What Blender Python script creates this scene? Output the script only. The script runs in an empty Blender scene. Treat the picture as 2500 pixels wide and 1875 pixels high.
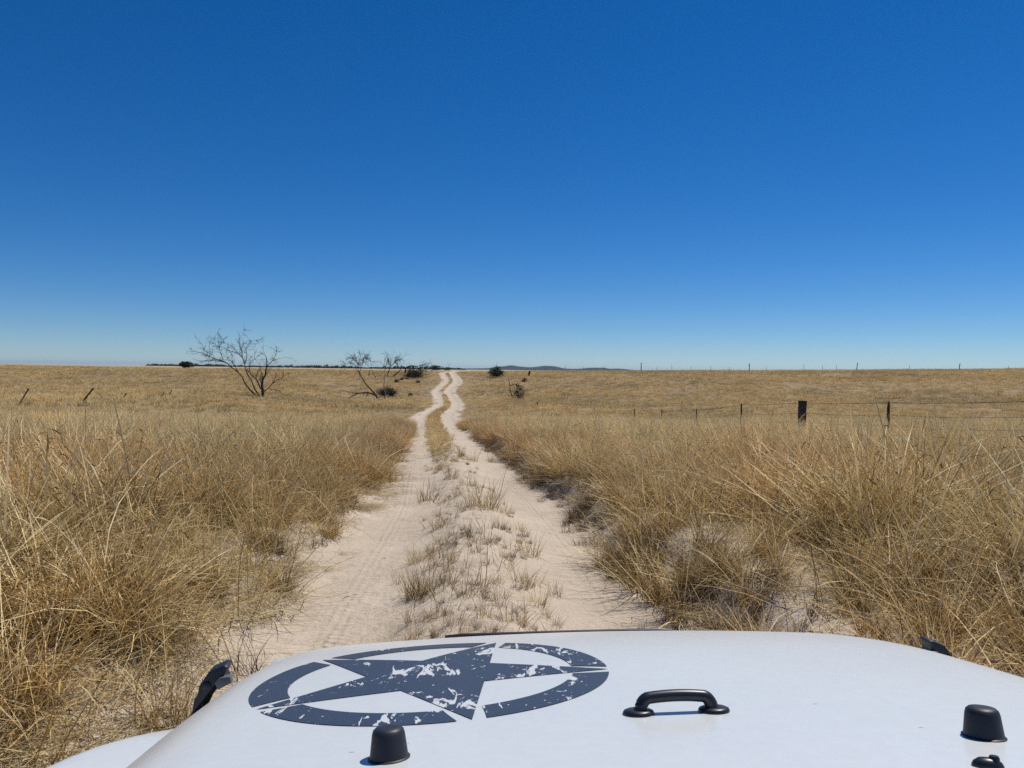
import bpy, bmesh, math, random
import numpy as np
from mathutils import Vector, Matrix

# ------------------------------------------------------------------ camera, light
scene = bpy.context.scene
col = scene.collection
R = math.radians
F, CX, CY = 1877.0, 1250.0, 937.5          # focal length and centre in photo pixels
YAW, PITCH, ROLL = R(4.7), R(1.04), R(0.70)
CAM = np.array([0.0, 0.0, 1.55])
f_ = np.array([math.sin(YAW) * math.cos(PITCH), math.cos(YAW) * math.cos(PITCH), -math.sin(PITCH)])
r0 = np.array([math.cos(YAW), -math.sin(YAW), 0.0])
u0 = np.cross(r0, f_)
r_ = math.cos(ROLL) * r0 + math.sin(ROLL) * u0
u_ = -math.sin(ROLL) * r0 + math.cos(ROLL) * u0
cam = bpy.data.cameras.new('camera')
cam.sensor_width = 36.0
cam.lens = 36.0 * F / 2500.0
cam.clip_start = 0.05
cam.clip_end = 60000
camo = bpy.data.objects.new('camera', cam)
col.objects.link(camo)
camo.matrix_world = Matrix(((r_[0], u_[0], -f_[0], CAM[0]), (r_[1], u_[1], -f_[1], CAM[1]),
                            (r_[2], u_[2], -f_[2], CAM[2]), (0, 0, 0, 1)))
scene.camera = camo

SUN_EL, SUN_AZ = R(60), R(52)               # azimuth clockwise from +Y (ahead), i.e. ahead to the right
world = bpy.data.worlds.new('World')
scene.world = world
world.use_nodes = True
wn, wl = world.node_tree.nodes, world.node_tree.links
wn.clear()
sky = wn.new('ShaderNodeTexSky')
sky.sky_type = 'NISHITA'
sky.sun_disc = False
sky.sun_elevation = SUN_EL
sky.sun_rotation = SUN_AZ
sky.altitude = 2200
sky.air_density = 1.0
sky.dust_density = 0.0
sky.ozone_density = 10.0
hs = wn.new('ShaderNodeHueSaturation')
hs.inputs['Saturation'].default_value = 1.22
hs.inputs['Hue'].default_value = 0.503
bg = wn.new('ShaderNodeBackground')
bg.inputs['Strength'].default_value = 0.086
wo = wn.new('ShaderNodeOutputWorld')
wl.new(sky.outputs[0], hs.inputs['Color'])
wl.new(hs.outputs[0], bg.inputs['Color'])
wl.new(bg.outputs[0], wo.inputs['Surface'])
sl = bpy.data.lights.new('sun', 'SUN')
sl.energy = 4.3
sl.angle = R(0.53)
sl.color = (1.0, 0.95, 0.87)
so = bpy.data.objects.new('sun', sl)
col.objects.link(so)
sd = Vector((math.sin(SUN_AZ) * math.cos(SUN_EL), math.cos(SUN_AZ) * math.cos(SUN_EL), math.sin(SUN_EL)))
so.rotation_euler = sd.to_track_quat('Z', 'Y').to_euler()
so.location = sd * 50
scene.view_settings.view_transform = 'Standard'
scene.view_settings.look = 'None'
scene.view_settings.exposure = 0.0
scene.view_settings.gamma = 1.0
scene.view_settings.use_curve_mapping = False
scene.cycles.max_bounces = 6
scene.cycles.diffuse_bounces = 2
scene.cycles.transmission_bounces = 3
scene.cycles.volume_bounces = 0
scene.cycles.use_denoising = False
scene.render.filter_size = 1.25

rng = np.random.default_rng(7)
random.seed(7)

# ------------------------------------------------------------------ helpers
def smooth(a, b, x):
    t = np.clip((np.asarray(x, float) - a) / (b - a), 0, 1)
    return t * t * (3 - 2 * t)

def _hash(i, j, seed):
    n = (i * 374761393 + j * 668265263 + seed * 1442695041) & 0xFFFFFFFF
    n = ((n ^ (n >> 13)) * 1274126177) & 0xFFFFFFFF
    return ((n ^ (n >> 16)) & 0xFFFF) / 65535.0

def vnoise(x, y, seed=0):
    x = np.asarray(x, float); y = np.asarray(y, float)
    i = np.floor(x).astype(np.int64); j = np.floor(y).astype(np.int64)
    fx = x - i; fy = y - j
    fx = fx * fx * (3 - 2 * fx); fy = fy * fy * (3 - 2 * fy)
    a = _hash(i, j, seed); b = _hash(i + 1, j, seed); c = _hash(i, j + 1, seed); d = _hash(i + 1, j + 1, seed)
    return (a * (1 - fx) + b * fx) * (1 - fy) + (c * (1 - fx) + d * fx) * fy

def fbm(x, y, seed=0, octs=3):
    s = 0; a = 1; t = 0
    for k in range(octs):
        s = s + a * (vnoise(x * 2 ** k, y * 2 ** k, seed + k * 17) - 0.5); t += a; a *= 0.5
    return 2 * s / t          # about -1..1

def ray(px, py):
    d = (px - CX) / F * r_ + (CY - py) / F * u_ + f_
    return d

# ------------------------------------------------------------------ terrain functions
pd = [(-60, 1.6), (-10, 1.55), (0, 1.55), (5, 1.55), (8, 1.72), (11.5, 1.9), (16.6, 2.06), (22, 2.3), (35, 2.95), (52, 3.65),
      (73, 4.2), (95, 4.5), (108, 4.5), (120, 4.15), (133, 3.3), (146, 2.2), (158, 1.35), (168, 0.98), (180, 0.85),
      (260, 0.9), (420, 1.2), (900, 1.0), (2000, 1.2), (60000, 1.3)]
_ty = np.concatenate([np.arange(-60, 240, 0.5), np.geomspace(240, 60000, 400)])
_tz = 1.55 - np.interp(_ty, [a for a, b in pd], [b for a, b in pd])
k9 = np.hanning(15); k9 /= k9.sum()
_sm = np.convolve(np.pad(_tz[:600], 7, mode='edge'), k9, 'valid')
_tz[:600] = _sm

def prof(Y):
    return np.interp(Y, _ty, _tz)

# centre line of the track, from photo pixels (row, column), carried down to the valley profile
_rd = [(1680, 1150), (1527, 1160), (1432, 1170), (1337, 1158), (1242, 1148), (1188, 1124), (1131, 1101), (1086, 1085), (1060, 1073),
       (1036, 1061), (1018, 1062), (1008, 1073), (1000, 1087), (987, 1095), (970, 1088), (959, 1080), (951, 1084),
       (944, 1091), (937, 1101), (928, 1102), (920, 1097), (912, 1091)]
_rx, _ry = [], []
for (py, px) in _rd:
    d = ray(px, py)
    ts = np.geomspace(2, 185, 4000)
    z = CAM[2] + d[2] * ts
    k = np.argmax(z < prof(d[1] * ts))
    if z[k] >= prof(d[1] * ts[k]):
        k = len(ts) - 1
    _rx.append(d[0] * ts[k]); _ry.append(d[1] * ts[k])
_o = np.argsort(_ry)
_ry = np.array(_ry)[_o]; _rx = np.array(_rx)[_o]
_xt = np.interp(_ty, np.concatenate([[-60, 0], _ry, [400, 60000]]), np.concatenate([[0.2, 0.2], _rx, [_rx[-1] + 4, _rx[-1] + 4]]))
_k5 = np.hanning(11); _k5 /= _k5.sum()
_xt[:600] = np.convolve(np.pad(_xt[:600], 5, mode='edge'), _k5, 'valid')

def xroad(Y):
    return np.interp(Y, _ty, _xt)

def H(X, Y):
    X = np.asarray(X, float); Y = np.asarray(Y, float)
    s = X - xroad(Y)
    z = prof(Y)
    a = np.abs(s)
    # wheel ruts and the hump between them
    hump = 0.15 * np.exp(-(s / 0.46) ** 2) * (0.75 + 0.5 * vnoise(s * 1.3 + 5, Y * 0.8, 3))
    edge = 0.05 * smooth(1.15, 1.55, a)
    z = z + hump + edge
    wob = 0.16 * fbm(Y * 0.7, np.sign(s) * 3.0, 21, 3)
    near = 1 - smooth(26, 60, Y)
    z = z + (0.23 * smooth(1.26 + wob, 1.75 + wob, s) + 0.17 * smooth(1.35 + wob, 2.3 + wob, -s)) * (0.12 + 0.88 * near)
    out = smooth(1.4, 3.0, a)
    inr = 1 - out
    z = z + out * (0.10 * fbm(X * 0.55, Y * 0.55, 5, 3) + 0.05 * fbm(X * 2.1, Y * 2.1, 9, 2))
    z = z + inr * (0.022 * fbm(X * 2.2, Y * 1.6, 12, 3) + 0.010 * fbm(X * 9, Y * 9, 14, 2)) * (1 - smooth(40, 90, Y))
    lump = smooth(0.15, 0.5, 0.62 - a) + smooth(1.05, 1.3, a) * (1 - smooth(1.9, 2.4, a))
    z = z + lump * 0.055 * np.maximum(0, fbm(X * 5, Y * 5, 33, 3)) * (1 - smooth(30, 60, Y))
    # washboard in the left rut
    wb = np.exp(-((s + 0.95) / 0.38) ** 2) * smooth(9, 12, Y) * (1 - smooth(26, 34, Y))
    z = z + wb * 0.085 * np.maximum(0, np.sin(Y * 2 * math.pi / (0.95) + 2.2 * fbm(Y * 0.9, s * 0.5, 44, 2) + s * 0.9)) ** 2
    # the wider land
    z = z + smooth(4, 20, a) * 0.28 * fbm(X * 0.045, Y * 0.045, 55, 3) * (1 - smooth(150, 400, Y))
    z = z + np.where(X < 0, smooth(8, 30, -X) * 1.15 * smooth(25, 70, Y) * (1 - smooth(105, 150, Y)), 0)
    z = z + np.where(X > 0, 0.0175 * np.maximum(X - 8, 0) * smooth(40, 110, Y) * (1 - smooth(170, 420, Y)), 0)
    z = z + smooth(300, 900, Y) * 0.9 * fbm(X * 0.0016 + 3, Y * 0.0012, 61, 2)
    return z

def hit(px, py, tmax=700):
    """where the ray of a photo pixel meets the land"""
    d = ray(px, py)
    t = np.geomspace(2.0, tmax, 6000)
    P = CAM[None, :] + d[None, :] * t[:, None]
    g = H(P[:, 0], P[:, 1])
    k = np.where(P[:, 2] < g)[0]
    k = k[0] if len(k) else len(t) - 1
    return np.array([P[k, 0], P[k, 1], g[k]])

def at_dist(px, py, Y):
    d = ray(px, py)
    return CAM + d * (Y / d[1])

def zat(x, y):
    return float(H(np.array([x]), np.array([y]))[0])

# ------------------------------------------------------------------ material helpers
def new_mat(name):
    m = bpy.data.materials.new(name)
    m.use_nodes = True
    n = m.node_tree.nodes
    return m, n, m.node_tree.links, n['Principled BSDF']

def tex_noise(n, l, scale, detail=4, rough=0.55, vec=None, dist=0.0):
    t = n.new('ShaderNodeTexNoise')
    t.inputs['Scale'].default_value = scale
    t.inputs['Detail'].default_value = detail
    t.inputs['Roughness'].default_value = rough
    t.inputs['Distortion'].default_value = dist
    if vec is not None:
        l.new(vec, t.inputs['Vector'])
    return t

def ramp(n, l, src, stops, interp='LINEAR'):
    r = n.new('ShaderNodeValToRGB')
    r.color_ramp.interpolation = interp
    e = r.color_ramp.elements
    while len(e) < len(stops):
        e.new(0.5)
    for q, (p, c) in zip(e, stops):
        q.position = p
        q.color = (*c, 1) if len(c) == 3 else c
    l.new(src, r.inputs[0])
    return r

def mixc(n, l, fac, a, b, blend='MIX'):
    m = n.new('ShaderNodeMix')
    m.data_type = 'RGBA'
    m.blend_type = blend
    for v, s in ((fac, m.inputs[0]), (a, m.inputs[6]), (b, m.inputs[7])):
        if isinstance(v, (int, float)):
            s.default_value = v
        elif isinstance(v, tuple):
            s.default_value = (*v, 1)
        else:
            l.new(v, s)
    return m.outputs[2]

def math_n(n, l, op, a, b=None, c=None, clamp=False):
    m = n.new('ShaderNodeMath')
    m.operation = op
    m.use_clamp = clamp
    for i, v in enumerate((a, b, c)):
        if v is None:
            continue
        if isinstance(v, (int, float)):
            m.inputs[i].default_value = v
        else:
            l.new(v, m.inputs[i])
    return m.outputs[0]

def bump(n, l, height, strength, dist, normal=None):
    b = n.new('ShaderNodeBump')
    b.inputs['Strength'].default_value = strength
    b.inputs['Distance'].default_value = dist
    l.new(height, b.inputs['Height'])
    if normal is not None:
        l.new(normal, b.inputs['Normal'])
    return b.outputs[0]

def ground_material():
    m, n, l, p = new_mat('sand_and_litter')
    geo = n.new('ShaderNodeNewGeometry')
    pos = geo.outputs['Position']
    at_s = n.new('ShaderNodeAttribute'); at_s.attribute_name = 'across'
    at_m = n.new('ShaderNodeAttribute'); at_m.attribute_name = 'sandy'
    # pale sand
    n1 = tex_noise(n, l, 1.3, 5, 0.6, pos)
    n2 = tex_noise(n, l, 60.0, 3, 0.6, pos)
    sand = ramp(n, l, n1.outputs[0], [(0.3, (0.485, 0.405, 0.312)), (0.7, (0.575, 0.490, 0.386))]).outputs[0]
    grain = ramp(n, l, n2.outputs[0], [(0.30, (0.86, 0.84, 0.82)), (0.62, (1.04, 1.03, 1.02))]).outputs[0]
    sand = mixc(n, l, 1.0, sand, grain, 'MULTIPLY')
    # specks of litter on the sand
    v = n.new('ShaderNodeTexVoronoi'); v.inputs['Scale'].default_value = 26.0
    l.new(pos, v.inputs['Vector'])
    sp = math_n(n, l, 'LESS_THAN', v.outputs['Distance'], 0.085)
    n3 = tex_noise(n, l, 1.7, 3, 0.6, pos)
    sp = math_n(n, l, 'MULTIPLY', sp, math_n(n, l, 'GREATER_THAN', n3.outputs[0], 0.55))
    sand = mixc(n, l, sp, sand, (0.13, 0.09, 0.06))
    # straw litter between the grass plants
    n4 = tex_noise(n, l, 9.0, 6, 0.7, pos, 0.6)
    lit = ramp(n, l, n4.outputs[0], [(0.25, (0.15, 0.105, 0.058)), (0.5, (0.29, 0.215, 0.12)), (0.75, (0.44, 0.345, 0.20))]).outputs[0]
    n5 = tex_noise(n, l, 0.07, 5, 0.65, pos)
    tone = ramp(n, l, n5.outputs[0], [(0.3, (0.80, 0.80, 0.82)), (0.7, (1.16, 1.12, 1.02))]).outputs[0]
    lit = mixc(n, l, 1.0, lit, tone, 'MULTIPLY')
    # far plain: long bands of paler and browner grass
    sep = n.new('ShaderNodeSeparateXYZ'); l.new(pos, sep.inputs[0])
    far = math_n(n, l, 'MULTIPLY_ADD', sep.outputs[1], 1 / 500.0, -0.45, clamp=True)
    cmb = n.new('ShaderNodeCombineXYZ')
    l.new(math_n(n, l, 'MULTIPLY', sep.outputs[0], 0.0016), cmb.inputs[0])
    l.new(math_n(n, l, 'MULTIPLY', sep.outputs[1], 0.0045), cmb.inputs[1])
    n6 = tex_noise(n, l, 1.0, 4, 0.6, cmb.outputs[0])
    band = ramp(n, l, n6.outputs[0], [(0.36, (0.27, 0.20, 0.115)), (0.5, (0.40, 0.315, 0.19)), (0.62, (0.60, 0.50, 0.37))]).outputs[0]
    lit = mixc(n, l, far, lit, band)
    base = mixc(n, l, at_m.outputs['Fac'], lit, sand)
    l.new(base, p.inputs['Base Color'])
    p.inputs['Roughness'].default_value = 0.95
    p.inputs['Specular IOR Level'].default_value = 0.15
    # relief: tyre tread in the ruts, hoof and wind marks, grain
    a = math_n(n, l, 'ABSOLUTE', at_s.outputs['Fac'])
    inr = math_n(n, l, 'SUBTRACT', 1.0, math_n(n, l, 'MULTIPLY', math_n(n, l, 'ABSOLUTE', math_n(n, l, 'SUBTRACT', a, 0.86)), 6.5), clamp=True)
    lug = math_n(n, l, 'MULTIPLY_ADD', math_n(n, l, 'ABSOLUTE', math_n(n, l, 'SUBTRACT', a, 0.86)), 55.0,
                 math_n(n, l, 'MULTIPLY', sep.outputs[1], 92.0))
    tread = math_n(n, l, 'MULTIPLY', math_n(n, l, 'SINE', lug), inr)
    n7 = tex_noise(n, l, 0.9, 3, 0.6, pos)
    tread = math_n(n, l, 'MULTIPLY', tread, ramp(n, l, n7.outputs[0], [(0.42, (0, 0, 0)), (0.6, (1, 1, 1))]).outputs[0])
    line = math_n(n, l, 'MULTIPLY', math_n(n, l, 'SINE', math_n(n, l, 'MULTIPLY', at_s.outputs['Fac'], 95.0)), inr)
    b1 = bump(n, l, tread, 0.55, 0.010)
    b2 = bump(n, l, line, 0.35, 0.006, b1)
    n8 = tex_noise(n, l, 14.0, 5, 0.62, pos)
    b3 = bump(n, l, n8.outputs[0], 0.75, 0.035, b2)
    n9 = tex_noise(n, l, 110.0, 3, 0.6, pos)
    b4 = bump(n, l, n9.outputs[0], 0.35, 0.006, b3)
    l.new(b4, p.inputs['Normal'])
    return m

def grass_material(name, stops, trans=0.35, rough=0.6):
    m, n, l, p = new_mat(name)
    t = n.new('ShaderNodeAttribute'); t.attribute_name = 'tint'
    oi = n.new('ShaderNodeObjectInfo')
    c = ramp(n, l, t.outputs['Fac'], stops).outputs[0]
    nz = tex_noise(n, l, 0.33, 3, 0.6, oi.outputs['Location'])
    hue = ramp(n, l, nz.outputs[0], [(0.32, (0.95, 0.98, 0.92)), (0.5, (1.0, 1.0, 1.0)), (0.66, (1.12, 0.985, 0.86))]).outputs[0]
    c = mixc(n, l, 1.0, c, hue, 'MULTIPLY')
    nl = tex_noise(n, l, 0.035, 4, 0.62, oi.outputs['Location'])
    c = mixc(n, l, 1.0, c, ramp(n, l, nl.outputs[0], [(0.30, (0.72, 0.74, 0.74)), (0.5, (1.0, 0.98, 0.96)), (0.70, (1.20, 1.18, 1.12))]).outputs[0], 'MULTIPLY')
    rb = math_n(n, l, 'MULTIPLY_ADD', oi.outputs['Random'], 0.5, 0.76)
    cm = n.new('ShaderNodeCombineColor')
    for i in range(3):
        l.new(rb, cm.inputs[i])
    c = mixc(n, l, 1.0, c, cm.outputs[0], 'MULTIPLY')
    l.new(c, p.inputs['Base Color'])
    p.inputs['Roughness'].default_value = rough
    p.inputs['Specular IOR Level'].default_value = 0.10
    tr = n.new('ShaderNodeBsdfTranslucent')
    l.new(c, tr.inputs['Color'])
    mx = n.new('ShaderNodeMixShader'); mx.inputs[0].default_value = trans
    l.new(p.outputs[0], mx.inputs[1]); l.new(tr.outputs[0], mx.inputs[2])
    l.new(mx.outputs[0], n['Material Output'].inputs['Surface'])
    return m

def simple_mat(name, c0, c1, scale=8, rough=0.6, bump_s=0.3, bump_d=0.005, spec=0.4, coat=0.0, metal=0.0, obj=True):
    m, n, l, p = new_mat(name)
    tc = n.new('ShaderNodeTexCoord')
    nz = tex_noise(n, l, scale, 5, 0.6, tc.outputs['Object'])
    l.new(ramp(n, l, nz.outputs[0], [(0.3, c0), (0.7, c1)]).outputs[0], p.inputs['Base Color'])
    p.inputs['Roughness'].default_value = rough
    p.inputs['Specular IOR Level'].default_value = spec
    p.inputs['Metallic'].default_value = metal
    p.inputs['Coat Weight'].default_value = coat
    if bump_s:
        l.new(bump(n, l, nz.outputs[0], bump_s, bump_d), p.inputs['Normal'])
    return m

GROUND = ground_material()
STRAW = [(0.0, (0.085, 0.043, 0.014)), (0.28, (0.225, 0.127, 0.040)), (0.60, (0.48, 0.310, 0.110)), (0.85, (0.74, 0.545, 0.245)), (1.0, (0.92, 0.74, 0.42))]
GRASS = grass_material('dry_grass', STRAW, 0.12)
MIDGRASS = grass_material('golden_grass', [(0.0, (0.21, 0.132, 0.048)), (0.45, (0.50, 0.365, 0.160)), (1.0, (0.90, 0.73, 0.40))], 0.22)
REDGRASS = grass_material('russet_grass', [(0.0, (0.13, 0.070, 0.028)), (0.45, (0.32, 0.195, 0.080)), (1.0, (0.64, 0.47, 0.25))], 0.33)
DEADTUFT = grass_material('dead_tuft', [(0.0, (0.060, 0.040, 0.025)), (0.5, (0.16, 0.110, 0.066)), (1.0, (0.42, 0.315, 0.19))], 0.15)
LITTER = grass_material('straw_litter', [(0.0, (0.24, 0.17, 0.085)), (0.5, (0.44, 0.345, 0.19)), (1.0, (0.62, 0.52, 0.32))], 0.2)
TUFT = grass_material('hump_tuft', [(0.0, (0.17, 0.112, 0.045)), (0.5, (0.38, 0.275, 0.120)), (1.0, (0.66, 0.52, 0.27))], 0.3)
TUFTG = grass_material('green_tuft', [(0.0, (0.035, 0.060, 0.020)), (0.5, (0.075, 0.125, 0.035)), (1.0, (0.16, 0.20, 0.07))], 0.3)
BARK = simple_mat('charred_bark', (0.028, 0.024, 0.022), (0.075, 0.065, 0.058), 5, 0.85, 0.6, 0.02, 0.2)
PALEBARK = simple_mat('bleached_bark', (0.22, 0.20, 0.18), (0.34, 0.31, 0.28), 6, 0.85, 0.5, 0.02, 0.2)
BRUSH = simple_mat('grey_brush', (0.040, 0.034, 0.028), (0.11, 0.095, 0.078), 3, 0.9, 0, 0, 0.2)
LEAF = simple_mat('dull_green_leaf', (0.030, 0.042, 0.020), (0.070, 0.085, 0.038), 2.2, 0.7, 0, 0, 0.3)
POSTW = simple_mat('weathered_post', (0.030, 0.026, 0.024), (0.10, 0.085, 0.07), 14, 0.85, 0.6, 0.01, 0.2)
RUST = simple_mat('rusty_steel', (0.035, 0.022, 0.016), (0.095, 0.055, 0.035), 25, 0.8, 0.4, 0.003, 0.3)
WIRE = simple_mat('rusty_wire', (0.05, 0.035, 0.028), (0.10, 0.07, 0.05), 12, 0.7, 0, 0, 0.3)

# ------------------------------------------------------------------ object helpers
def tag(o, label=None, cat=None, group=None, kind=None):
    if label: o['label'] = label
    if cat: o['category'] = cat
    if group: o['group'] = group
    if kind: o['kind'] = kind
    return o

def link(name, me, mat=None, parent=None):
    o = bpy.data.objects.new(name, me)
    col.objects.link(o)
    if mat is not None and me is not None and not me.materials:
        me.materials.append(mat)
    if parent is not None:
        o.parent = parent
    return o

def empty(name, loc=(0, 0, 0)):
    o = bpy.data.objects.new(name, None)
    o.empty_display_size = 0.2
    col.objects.link(o)
    o.location = loc
    return o

def mesh_np(name, V, Fq, smooth_=False, attrs=None):
    """V (n,3), Fq (m,k) with k = 3 or 4"""
    V = np.asarray(V, np.float32); Fq = np.asarray(Fq, np.int32)
    me = bpy.data.meshes.new(name)
    k = Fq.shape[1]
    me.vertices.add(len(V)); me.vertices.foreach_set('co', V.ravel())
    me.loops.add(Fq.size); me.loops.foreach_set('vertex_index', Fq.ravel())
    me.polygons.add(len(Fq))
    me.polygons.foreach_set('loop_start', np.arange(0, Fq.size, k, dtype=np.int32))
    me.polygons.foreach_set('use_smooth', np.full(len(Fq), smooth_, dtype=bool))
    me.update(calc_edges=True)
    for nm, arr in (attrs or {}).items():
        a = me.attributes.new(nm, 'FLOAT', 'POINT')
        a.data.foreach_set('value', np.asarray(arr, np.float32))
    return me

def mesh_py(name, V, Fs, smooth_=False):
    me = bpy.data.meshes.new(name)
    me.from_pydata([tuple(map(float, v)) for v in V], [], Fs)
    if smooth_:
        me.polygons.foreach_set('use_smooth', [True] * len(me.polygons))
    me.update()
    return me

class MB:
    """collects shapes into one mesh"""
    def __init__(s): s.v = []; s.f = []
    def add(s, V, Fs):
        b = len(s.v); s.v += [tuple(map(float, x)) for x in V]; s.f += [tuple(b + i for i in q) for q in Fs]
    def tube(s, pts, rad, n=6, cap=True):
        pts = [np.asarray(p, float) for p in pts]
        V = []; Fs = []
        up = np.array([0.31, 0.22, 0.92])
        for i, p in enumerate(pts):
            t = pts[min(i + 1, len(pts) - 1)] - pts[max(i - 1, 0)]
            t = t / (np.linalg.norm(t) + 1e-9)
            a = np.cross(t, up)
            if np.linalg.norm(a) < 0.05: a = np.cross(t, [1, 0, 0])
            a /= np.linalg.norm(a); b = np.cross(t, a)
            r = rad[i] if hasattr(rad, '__len__') else rad
            for k in range(n):
                w = 2 * math.pi * k / n
                V.append(p + r * (math.cos(w) * a + math.sin(w) * b))
        for i in range(len(pts) - 1):
            for k in range(n):
                Fs.append((i * n + k, i * n + (k + 1) % n, (i + 1) * n + (k + 1) % n, (i + 1) * n + k))
        if cap:
            Fs.append(tuple(range(n - 1, -1, -1))); Fs.append(tuple((len(pts) - 1) * n + k for k in range(n)))
        s.add(V, Fs)
    def box(s, lo, hi):
        x0, y0, z0 = lo; x1, y1, z1 = hi
        V = [(x0, y0, z0), (x1, y0, z0), (x1, y1, z0), (x0, y1, z0), (x0, y0, z1), (x1, y0, z1), (x1, y1, z1), (x0, y1, z1)]
        s.add(V, [(3, 2, 1, 0), (4, 5, 6, 7), (0, 1, 5, 4), (1, 2, 6, 5), (2, 3, 7, 6), (3, 0, 4, 7)])
    def lathe(s, prof_, n=32, M=None, smooth_cap=True):
        V = []; Fs = []
        for r, z in prof_:
            for k in range(n):
                w = 2 * math.pi * k / n
                q = Vector((r * math.cos(w), r * math.sin(w), z))
                V.append(tuple(M @ q) if M else tuple(q))
        for i in range(len(prof_) - 1):
            for k in range(n):
                Fs.append((i * n + k, i * n + (k + 1) % n, (i + 1) * n + (k + 1) % n, (i + 1) * n + k))
        Fs.append(tuple(range(n - 1, -1, -1))); Fs.append(tuple((len(prof_) - 1) * n + k for k in range(n)))
        s.add(V, Fs)
    def prism(s, poly, d0, d1, fn):
        """poly: 2-D outline, swept from d0 to d1; fn(a, b, d) -> point"""
        n = len(poly)
        V = [fn(a, b, d0) for a, b in poly] + [fn(a, b, d1) for a, b in poly]
        Fs = [tuple(range(n - 1, -1, -1)), tuple(range(n, 2 * n))] + [(i, (i + 1) % n, n + (i + 1) % n, n + i) for i in range(n)]
        s.add(V, Fs)
    def build(s, name, mat, parent=None, smooth_=True, bevel=0.0, segs=2, angle=35):
        me = mesh_py(name, s.v, s.f, smooth_)
        bm = bmesh.new(); bm.from_mesh(me)
        bmesh.ops.recalc_face_normals(bm, faces=bm.faces)
        if bevel:
            es = [e for e in bm.edges if len(e.link_faces) == 2 and e.calc_face_angle(0) > R(angle)]
            bmesh.ops.bevel(bm, geom=es, offset=bevel, segments=segs, profile=0.5, affect='EDGES', clamp_overlap=True)
        if smooth_:
            for fc in bm.faces: fc.smooth = True
            for e in bm.edges:
                if len(e.link_faces) == 2 and e.calc_face_angle(0) > R(40): e.smooth = False
        bm.to_mesh(me); bm.free()
        return link(name, me, mat, parent)

# ------------------------------------------------------------------ land
Yr = np.concatenate([np.arange(-40, 0, 2.0), np.arange(0, 3.4, 0.2), np.arange(3.4, 9, 0.03), np.arange(9, 16, 0.055), np.arange(16, 36, 0.16),
                     np.arange(36, 80, 0.5), np.arange(80, 190, 0.8), np.geomspace(190, 45000, 110)])
sp = np.concatenate([np.arange(0, 2.6, 0.032), np.arange(2.6, 6, 0.16), np.arange(6, 14, 0.5), np.arange(14, 60, 2.0), np.geomspace(60, 30000, 60)])
Sc = np.concatenate([-sp[:0:-1], sp])
Sg, Yg = np.meshgrid(Sc, Yr)
Xg = Sg + xroad(Yg)
Zg = H(Xg, Yg)
nb = 0.22 * fbm(Xg * 1.1, Yg * 1.1, 71, 3)
sandy = 1 - smooth(1.55, 2.0, np.abs(Sg) + nb - np.where(Sg > 0, 0.35, 0.15))
sandy = np.maximum(sandy, 0.85 * smooth(0.28, 0.55, fbm(Xg * 0.45, Yg * 0.45, 77, 3)) * (1 - smooth(9, 16, Yg)))
# dry growth on the hump farther on
sandy = sandy * (1 - 0.6 * smooth(14, 40, Yg) * np.exp(-(Sg / 0.25) ** 2))
V = np.stack([Xg, Yg, Zg], -1).reshape(-1, 3)
nr, ncn = Sg.shape
I = np.arange(nr * ncn).reshape(nr, ncn)
Q = np.stack([I[:-1, :-1], I[:-1, 1:], I[1:, 1:], I[1:, :-1]], -1)
cmid = 0.5 * (Sc[:-1] + Sc[1:]); rmid = 0.5 * (Yr[:-1] + Yr[1:])
intrack = (np.abs(cmid)[None, :] < 2.4) & (rmid[:, None] > -20) & (rmid[:, None] < 200)
for nm, mask in (('sand_track', intrack), ('ground', ~intrack)):
    q = Q[mask]
    used, inv = np.unique(q.ravel(), return_inverse=True)
    me = mesh_np(nm, V[used], inv.reshape(-1, 4), True,
                 {'across': Sg.ravel()[used], 'sandy': sandy.ravel()[used]})
    tag(link(nm, me, GROUND), kind='structure')

# far hills and the wooded line at the edge of the plain
HILL = simple_mat('far_hill', (0.020, 0.026, 0.022), (0.034, 0.040, 0.032), 0.002, 0.95, 0, 0, 0.1)
def hills():
    Vv = []; Fs = []
    xs = np.linspace(-900, 5200, 260)
    for i, x in enumerate(xs):
        h = 30 + 70 * np.exp(-((x - 1350) / 420) ** 2) + 72 * np.exp(-((x - 2150) / 300) ** 2) + 45 * np.exp(-((x - 3300) / 600) ** 2)
        h = h * (0.8 + 0.35 * vnoise(np.array([x * 0.006]), np.array([0.5]), 91)[0]) * smooth(-900, -300, x) * (1 - smooth(4300, 5200, x))
        for k, (dy, fz) in enumerate(((0, 0), (500, 0.55), (1000, 1.0), (1800, 0.6), (2600, 0))):
            Vv.append((x, 15500 + dy, -2 + float(h) * fz))
    for i in range(len(xs) - 1):
        for k in range(4):
            a = i * 5 + k
            Fs.append((a, a + 5, a + 6, a + 1))
    tag(link('hills', mesh_py('hills', Vv, Fs, True), HILL), kind='structure')
hills()

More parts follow.
